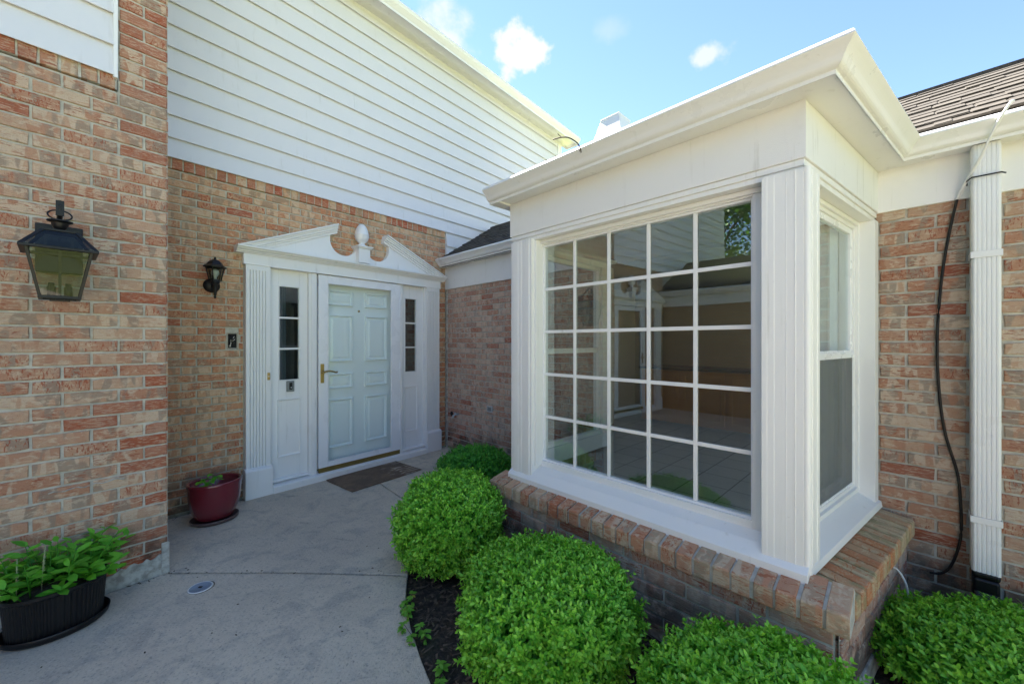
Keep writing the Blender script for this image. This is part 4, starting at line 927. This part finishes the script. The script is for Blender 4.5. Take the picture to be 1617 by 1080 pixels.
# ================================================================== PLANTS
def unit(v): return v/np.maximum(np.linalg.norm(v,axis=-1,keepdims=True),1e-9)
def leaf_mesh(name,P,D,U,ln,wd,c0,c1,matl,parent,W,fold=.25,curl=.15,extra=None):
    """P base points, D direction, U rough normal (n,3); six-point folded leaves"""
    n=len(P); D=unit(D); S=unit(np.cross(D,U)); Nn=np.cross(S,D)
    ln=ln[:,None]; wd=wd[:,None]
    def pt(t,s,h): return P+D*ln*t+S*wd*s+Nn*wd*h
    V=np.stack([pt(0,0,0),pt(.28,-.42,fold*.4),pt(.68,-.40,fold*.3-curl),pt(1,0,-curl*2.2),pt(.68,.40,fold*.3-curl),pt(.28,.42,fold*.4),pt(.5,0,-curl*.3)],1).reshape(-1,3)
    b=np.arange(n)*7
    F=np.stack([np.stack([b,b+6,b+2,b+1],1),np.stack([b+6,b+3,b+3,b+2],1),np.stack([b,b+5,b+4,b+6],1),np.stack([b+6,b+4,b+3,b+3],1)],1)
    quads=np.concatenate([np.stack([b,b+6,b+2,b+1],1),np.stack([b,b+5,b+4,b+6],1)]); tris=np.concatenate([np.stack([b+6,b+3,b+2],1),np.stack([b+6,b+4,b+3],1)])
    me=bpy.data.meshes.new(name); nl=quads.size+tris.size
    me.vertices.add(len(V)); me.vertices.foreach_set('co',V.astype(np.float32).ravel())
    me.loops.add(nl); me.loops.foreach_set('vertex_index',np.concatenate([quads.ravel(),tris.ravel()]).astype(np.int32))
    nf=len(quads)+len(tris); me.polygons.add(nf)
    st=np.concatenate([np.arange(len(quads))*4,quads.size+np.arange(len(tris))*3]).astype(np.int32)
    me.polygons.foreach_set('loop_start',st); me.polygons.foreach_set('use_smooth',np.ones(nf,bool)); me.update(calc_edges=True)
    a=me.color_attributes.new('bcol','FLOAT_COLOR','POINT'); c=np.stack([np.repeat(c0,7),np.repeat(c1,7),np.zeros(7*n),np.ones(7*n)],1); a.data.foreach_set('color',c.astype(np.float32).ravel())
    me.materials.append(matl); o=bpy.data.objects.new(name,me); link(o,parent,W); return o
def boxwood(cx,cy,rx,ry,h,ns,label,matl,leaf=.0235,seed=1,low=.02,flat=1.0,p=2.6,tint=0.):
    r=np.random.default_rng(seed)
    W=Matrix.Translation((cx,cy,0)); root=empty('boxwood_shrub',W,label,'shrub','clipped boxwoods in the bed')
    def surf(d):  # superellipsoid radius with lumps
        hh=h*.56; base=np.stack([d[:,0]/rx,d[:,1]/ry,d[:,2]/hh],1); k=(np.abs(base)**p).sum(1)**(-1/p)
        lump=1+.045*np.sin(d[:,0]*9+seed)*np.sin(d[:,1]*8+seed*2)+.03*np.sin(d[:,2]*11+d[:,0]*6+seed)+.035*np.sin(d[:,0]*21+d[:,1]*13+seed)*np.sin(d[:,2]*19+d[:,1]*9)+.03*np.sin(d[:,0]*37+seed)*np.sin(d[:,1]*33)*np.sin(d[:,2]*29)
        return k*lump
    d=unit(r.normal(size=(ns*2,3))); d=d[d[:,2]>-.8][:ns]; n=len(d)
    R_=surf(d); 
    grp=1+.05*r.normal(size=n)*1.0
    C=d*(R_*np.clip(grp-.06,.72,1.06))[:,None]; C[:,2]+=h*.52; ok=C[:,2]>low; C=C[ok]; d=d[ok]; n=len(C)
    # sprig axis
    nrm=unit(d/np.array([rx,ry,h*.56])**1.2); ax=unit(nrm+np.array([0,0,.45])+r.normal(size=(n,3))*.34)
    nlf=8; L=r.uniform(.035,.075,n); shoot=np.where(r.uniform(size=n)<.04,r.uniform(.01,.035,n),0)
    Ps=[];Ds=[];Us=[];c0=[];c1=[];ls=[];ws=[]
    perp=unit(np.cross(ax,r.normal(size=(n,3)))); perp2=np.cross(ax,perp); tone=r.uniform(0,1,n)
    for k in range(nlf):
        t=(k//2+.5)/(nlf/2); a=(k%2)*math.pi+(k//2)*math.pi/2+.3*r.normal(size=n)
        side=perp*np.cos(a)[:,None]+perp2*np.sin(a)[:,None]
        P=C+ax*(L*(t-.6)+shoot)[:,None]; D=ax*(.45+.5*t)+side*(1.0-.35*t)+r.normal(size=(n,3))*.12
        Ps.append(P);Ds.append(D);Us.append(ax+.2*r.normal(size=(n,3))); ls.append(leaf*r.uniform(.8,1.2,n)*(1-.12*t)); ws.append(leaf*.50*r.uniform(.85,1.15,n))
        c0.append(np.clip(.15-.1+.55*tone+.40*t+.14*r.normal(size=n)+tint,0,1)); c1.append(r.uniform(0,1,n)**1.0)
    cat=np.concatenate
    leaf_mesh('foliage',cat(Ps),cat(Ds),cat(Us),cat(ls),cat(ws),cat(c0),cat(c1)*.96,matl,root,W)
    mb=MB(); 
    for i in range(60):
        a=r.uniform(0,6.28); e=r.uniform(.1,1.4); q=np.array([math.cos(a)*math.cos(e),math.sin(a)*math.cos(e),math.sin(e)]); rr=surf(q[None])[0]*.86
        s=np.array([q[0]*.05,q[1]*.05,-.05]); m_=q*rr*.5+np.array([0,0,h*.3]); e_=q*rr+np.array([0,0,h*.50]); e_[2]=max(e_[2],.05)
        mb.tube([tuple(s),tuple(m_+r.normal(size=3)*.02),tuple(e_)],[.007,.004,.0018],5)
    mb.build('stem',M['twig'],root,W,fix=False)
    # older inner leaves, coloured darker to deepen the shaded hollows
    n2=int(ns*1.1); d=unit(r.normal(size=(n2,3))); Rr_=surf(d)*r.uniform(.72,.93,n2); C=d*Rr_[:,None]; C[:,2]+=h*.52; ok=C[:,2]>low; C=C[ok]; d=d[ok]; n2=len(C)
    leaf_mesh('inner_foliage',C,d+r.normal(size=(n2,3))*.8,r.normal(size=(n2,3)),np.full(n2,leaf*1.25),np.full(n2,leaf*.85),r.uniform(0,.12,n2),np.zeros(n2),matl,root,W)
    return root
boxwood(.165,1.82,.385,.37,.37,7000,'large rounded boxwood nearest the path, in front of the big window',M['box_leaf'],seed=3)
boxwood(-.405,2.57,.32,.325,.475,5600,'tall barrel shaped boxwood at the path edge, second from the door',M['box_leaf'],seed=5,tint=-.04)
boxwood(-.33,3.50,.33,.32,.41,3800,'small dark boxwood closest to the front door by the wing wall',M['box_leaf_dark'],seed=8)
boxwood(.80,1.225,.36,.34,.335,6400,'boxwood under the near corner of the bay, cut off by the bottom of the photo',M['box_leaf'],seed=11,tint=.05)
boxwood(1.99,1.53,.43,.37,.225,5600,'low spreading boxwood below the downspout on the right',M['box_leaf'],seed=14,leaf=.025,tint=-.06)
# broadleaf planting in the black planter
def broad(name,W,root,n,spread,h0,h1,ln,wd,matl,seed,z0=.28,drop=.5,up0=.30):
    r=np.random.default_rng(seed); P=[];D=[];U=[];Ls=[];Ws=[];c=[]
    mb=MB()
    for i in range(n):
        bx=r.uniform(-1,1)*spread[0]*.9; by=r.uniform(-1,1)*spread[1]*.9; hh=r.uniform(h0,h1)
        lean=np.array([bx*.45+r.normal()*.03,by*.8+r.normal()*.03]); tip=np.array([bx+lean[0],by+lean[1],z0+hh]); b=np.array([bx,by,z0])
        mid=(b+tip)/2+np.array([0,0,.01]); mb.tube([tuple(b),tuple(mid),tuple(tip)],[.003,.0025,.0015],5)
        for k in range(7):
            t=.35+.65*(k/6); p=b+(tip-b)*t; a=k*2.4+r.uniform(0,1); up=up0+.9*(t-.35)-drop*.9*r.uniform()
            P.append(p);D.append([math.cos(a),math.sin(a),up-.1]);U.append([r.normal()*.4,r.normal()*.4,1]); s=(1.1-.35*t)*r.uniform(.8,1.2); Ls.append(ln*s);Ws.append(wd*s); c.append(np.clip(.25+.4*t+.2*r.normal(),0,1))
    leaf_mesh('foliage',np.array(P),np.array(D),np.array(U),np.array(Ls),np.array(Ws),np.array(c),r.uniform(0,.97,len(P)),matl,root,W,fold=.18,curl=.16)
    mb.build('stem',M['hosta_leaf'],root,W,fix=False)
WPl=PL.copy(); hp_=empty('leafy_plant',PL@Matrix.Translation((0,0,.19)),'bushy broad leaved green plant with pale flower spikes growing in the black planter','plant')
broad('leafy_plant',PL,hp_,66,(.17,.11),.04,.21,.078,.038,M['hosta_leaf'],4,z0=.205,up0=.42)
mb=MB(); r=np.random.default_rng(5)
for (x,y) in ((-.20,-.05),(-.06,-.03),(-.155,-.02)):
    h=r.uniform(.19,.27); l=r.normal()*.03; x*=.8; pts=[(x,y,.2),(x+l*.5,y-.01,.2+h*.6),(x+l,y-.015,.2+h)]; mb.tube(pts,[.002,.0016,.001],5)
    for k in range(34):
        t=.45+.55*k/34; px=x+l*t; a=k*2.4; q=.006*(1.25-t); z=.2+h*t
        mb.tube([(px,y-.012*t,z),(px+q*math.cos(a)*1.4,y-.012*t+q*math.sin(a)*1.4,z+.003)],[.0022,.0016],4)
mb.build('flower_spike',M['flower'],hp_,PL,fix=False)
sp_=empty('seedling_plant',FRP@Matrix.Translation((0,0,.25)),'few bright green leaves of a young plant growing in the red pot','plant')
r=np.random.default_rng(9); P=[];D=[];U=[];mb=MB()
for (x,y,h) in ((-.085,-.05,.07),(-.05,-.03,.10),(-.03,-.02,.13),(0,-.03,.11),(-.10,.01,.09)):
    mb.tube([(x,y,.245),(x+.01,y,.245+h)],[.002,.0012],5)
    for k in range(5): a=k*1.3+x*50; P.append((x+.01,y,.245+h*(.7+.07*k)));D.append((math.cos(a),math.sin(a),.05));U.append((0,0,1))
n=len(P); leaf_mesh('foliage',np.array(P),np.array(D),np.array(U),np.full(n,.045),np.full(n,.042),r.uniform(.4,1,n),r.uniform(0,.9,n),M['hosta_leaf'],sp_,FRP); mb.build('stem',M['hosta_leaf'],sp_,FRP,fix=False)
# seedlings at the bed edge
def seedling(x,y,h,k,seed,label):
    W=Matrix.Translation((x,y,-.03)); e=empty('maple_seedling',W,label,'seedling','seedlings along the path edge'); r=np.random.default_rng(seed); P=[];D=[];U=[];mb=MB(); L=[]
    for s in range(k):
        bx,by=r.normal()*.02,r.normal()*.025; hh=h*r.uniform(.5,1); tp=np.array([bx+r.normal()*.03-.02,by+r.normal()*.03,hh]); mb.tube([(bx,by,0),tuple(tp)],[.002,.001],5)
        for q in range(5):
            a=q*1.257+r.uniform(0,1); 
            for dd,l in ((0,.034),(-.6,.024),(.6,.024)): P.append(tp-np.array([0,0,.012*q*r.uniform()]));D.append((math.cos(a+dd),math.sin(a+dd),.1*r.normal()));U.append((0,0,1)); L.append(l*r.uniform(.8,1.2))
    n=len(P); L=np.array(L); leaf_mesh('foliage',np.array(P),np.array(D),np.array(U),L,L*.6,r.uniform(.2,1,n),r.uniform(0,1,n),M['maple_leaf'],e,W); mb.build('stem',M['twig'],e,W,fix=False)
seedling(-.525,2.05,.09,5,1,'pale green seedling at the path edge just below the barrel shaped boxwood')
seedling(-.44,1.87,.08,4,2,'middle seedling of three with reddish tips along the path edge')
seedling(-.30,1.68,.06,3,3,'lowest small seedling in the soil near the bottom of the photo')

# ================================================================== SURROUNDINGS (seen mirrored in the panes)
FN=frame(W2(FD,8.2,-7.2),(-dF[0],-dF[1]))
nb=empty('neighbouring_house',FN,'neighbour house with a mirrored white entrance and low brick wing across the court','house')
mb=MB(); mb.box(0,8.2,0,.2,0,2.15); mb.build('wall',M['farbrick'],nb,FN)
mb=MB(); mb.box(-7.2,-4.2,.0,.1,0,2.9); mb.build('wall',M['farbrick'],nb,FB)
mb=MB(); mb.box(0,8.2,-.02,.2,2.15,2.38); mb.build('fascia',M['fascia'],nb,FN)
mb=MB(); mb.prism([(z_[0]*-1,z_[1]) for z_ in gutter_prof(0)],0,8.2,'u'); mb.build('gutter',M['gutter'],nb,FN)
mb=MB(); mb.prism([(-.1,2.50),(1.0,3.22),(3.3,2.4)],0,8.2,'u'); mb.build('roof',M['shingle'],nb,FN)
def copy_to(o,parent,T):
    c=o.copy(); COL.objects.link(c); W=T@WM[o.name]; WM[c.name]=W; c.parent=parent; c.matrix_basis=WM[parent.name].inverted()@W
    for k in o.children: copy_to(k,c,T)
Tn=FB@Matrix.Translation((-4.73,0,0))@FB.inverted()
for k in [o for o in list(house.children) if o.name.split('.')[0] in ('frieze_board','cornice','pediment','pilaster','sidelight','storm_door','front_door','door_jamb','door_sill')]: copy_to(k,nb,Tn)
for (u,z) in ((-6.3,3.6),(-5.2,3.6)):
    wn=MB(); frame_rect(wn,u,u+.8,z,z+1.2,.06,-.05,0); wn.box(u+.37,u+.43,-.04,0,z+.06,z+1.14); wn.box(u+.06,u+.74,-.035,0,z+.58,z+.62); w_=wn.build('window',M['paint'],nb,FB)
    wn=MB(); wn.box(u+.05,u+.75,-.034,-.033,z+.05,z+1.15); wn.build('pane',M['dark'],w_,FB)
def tree(x,y,h,rad,seed,label):
    W=Matrix.Translation((x,y,0)); e=empty('shade_tree',W,label,'tree','trees behind the court'); r=np.random.default_rng(seed); mb=MB()
    mb.tube([(0,0,-.1),(.1,0,h*.35),(0,.1,h*.7)],[.22,.16,.06],10); cs=[]
    for k in range(16):
        a=r.uniform(0,6.28); rr=r.uniform(.3,.9)*rad; z=h*r.uniform(.45,.95); p=np.array([rr*math.cos(a),rr*math.sin(a),z]); cs.append(p); mb.tube([(0,0,h*.4),tuple(p*.5+np.array([0,0,h*.25])),tuple(p)],[.06,.04,.015],6)
    mb.build('trunk',M['bark'],e,W,fix=False)
    P=[]
    for c in cs: P.append(c+r.normal(size=(700,3))*np.array([.28,.28,.22])*rad*.8)
    P=np.concatenate(P); n=len(P); leaf_mesh('crown',P,r.normal(size=(n,3)),np.tile([0,0,1.],(n,1))+.5*r.normal(size=(n,3)),np.full(n,.16),np.full(n,.10),r.uniform(0,1,n),r.uniform(0,.9,n),M['tree_leaf'],e,W)
tree(-13,-4.5,9,2.8,21,'tall leafy tree over the neighbouring roof, behind and left of the camera')
tree(-9,-9,8,2.6,22,'rounder leafy tree standing further behind the camera')
tree(9.5,-7.5,7.5,2.6,23,'leafy tree on the lawn behind and right of the camera')
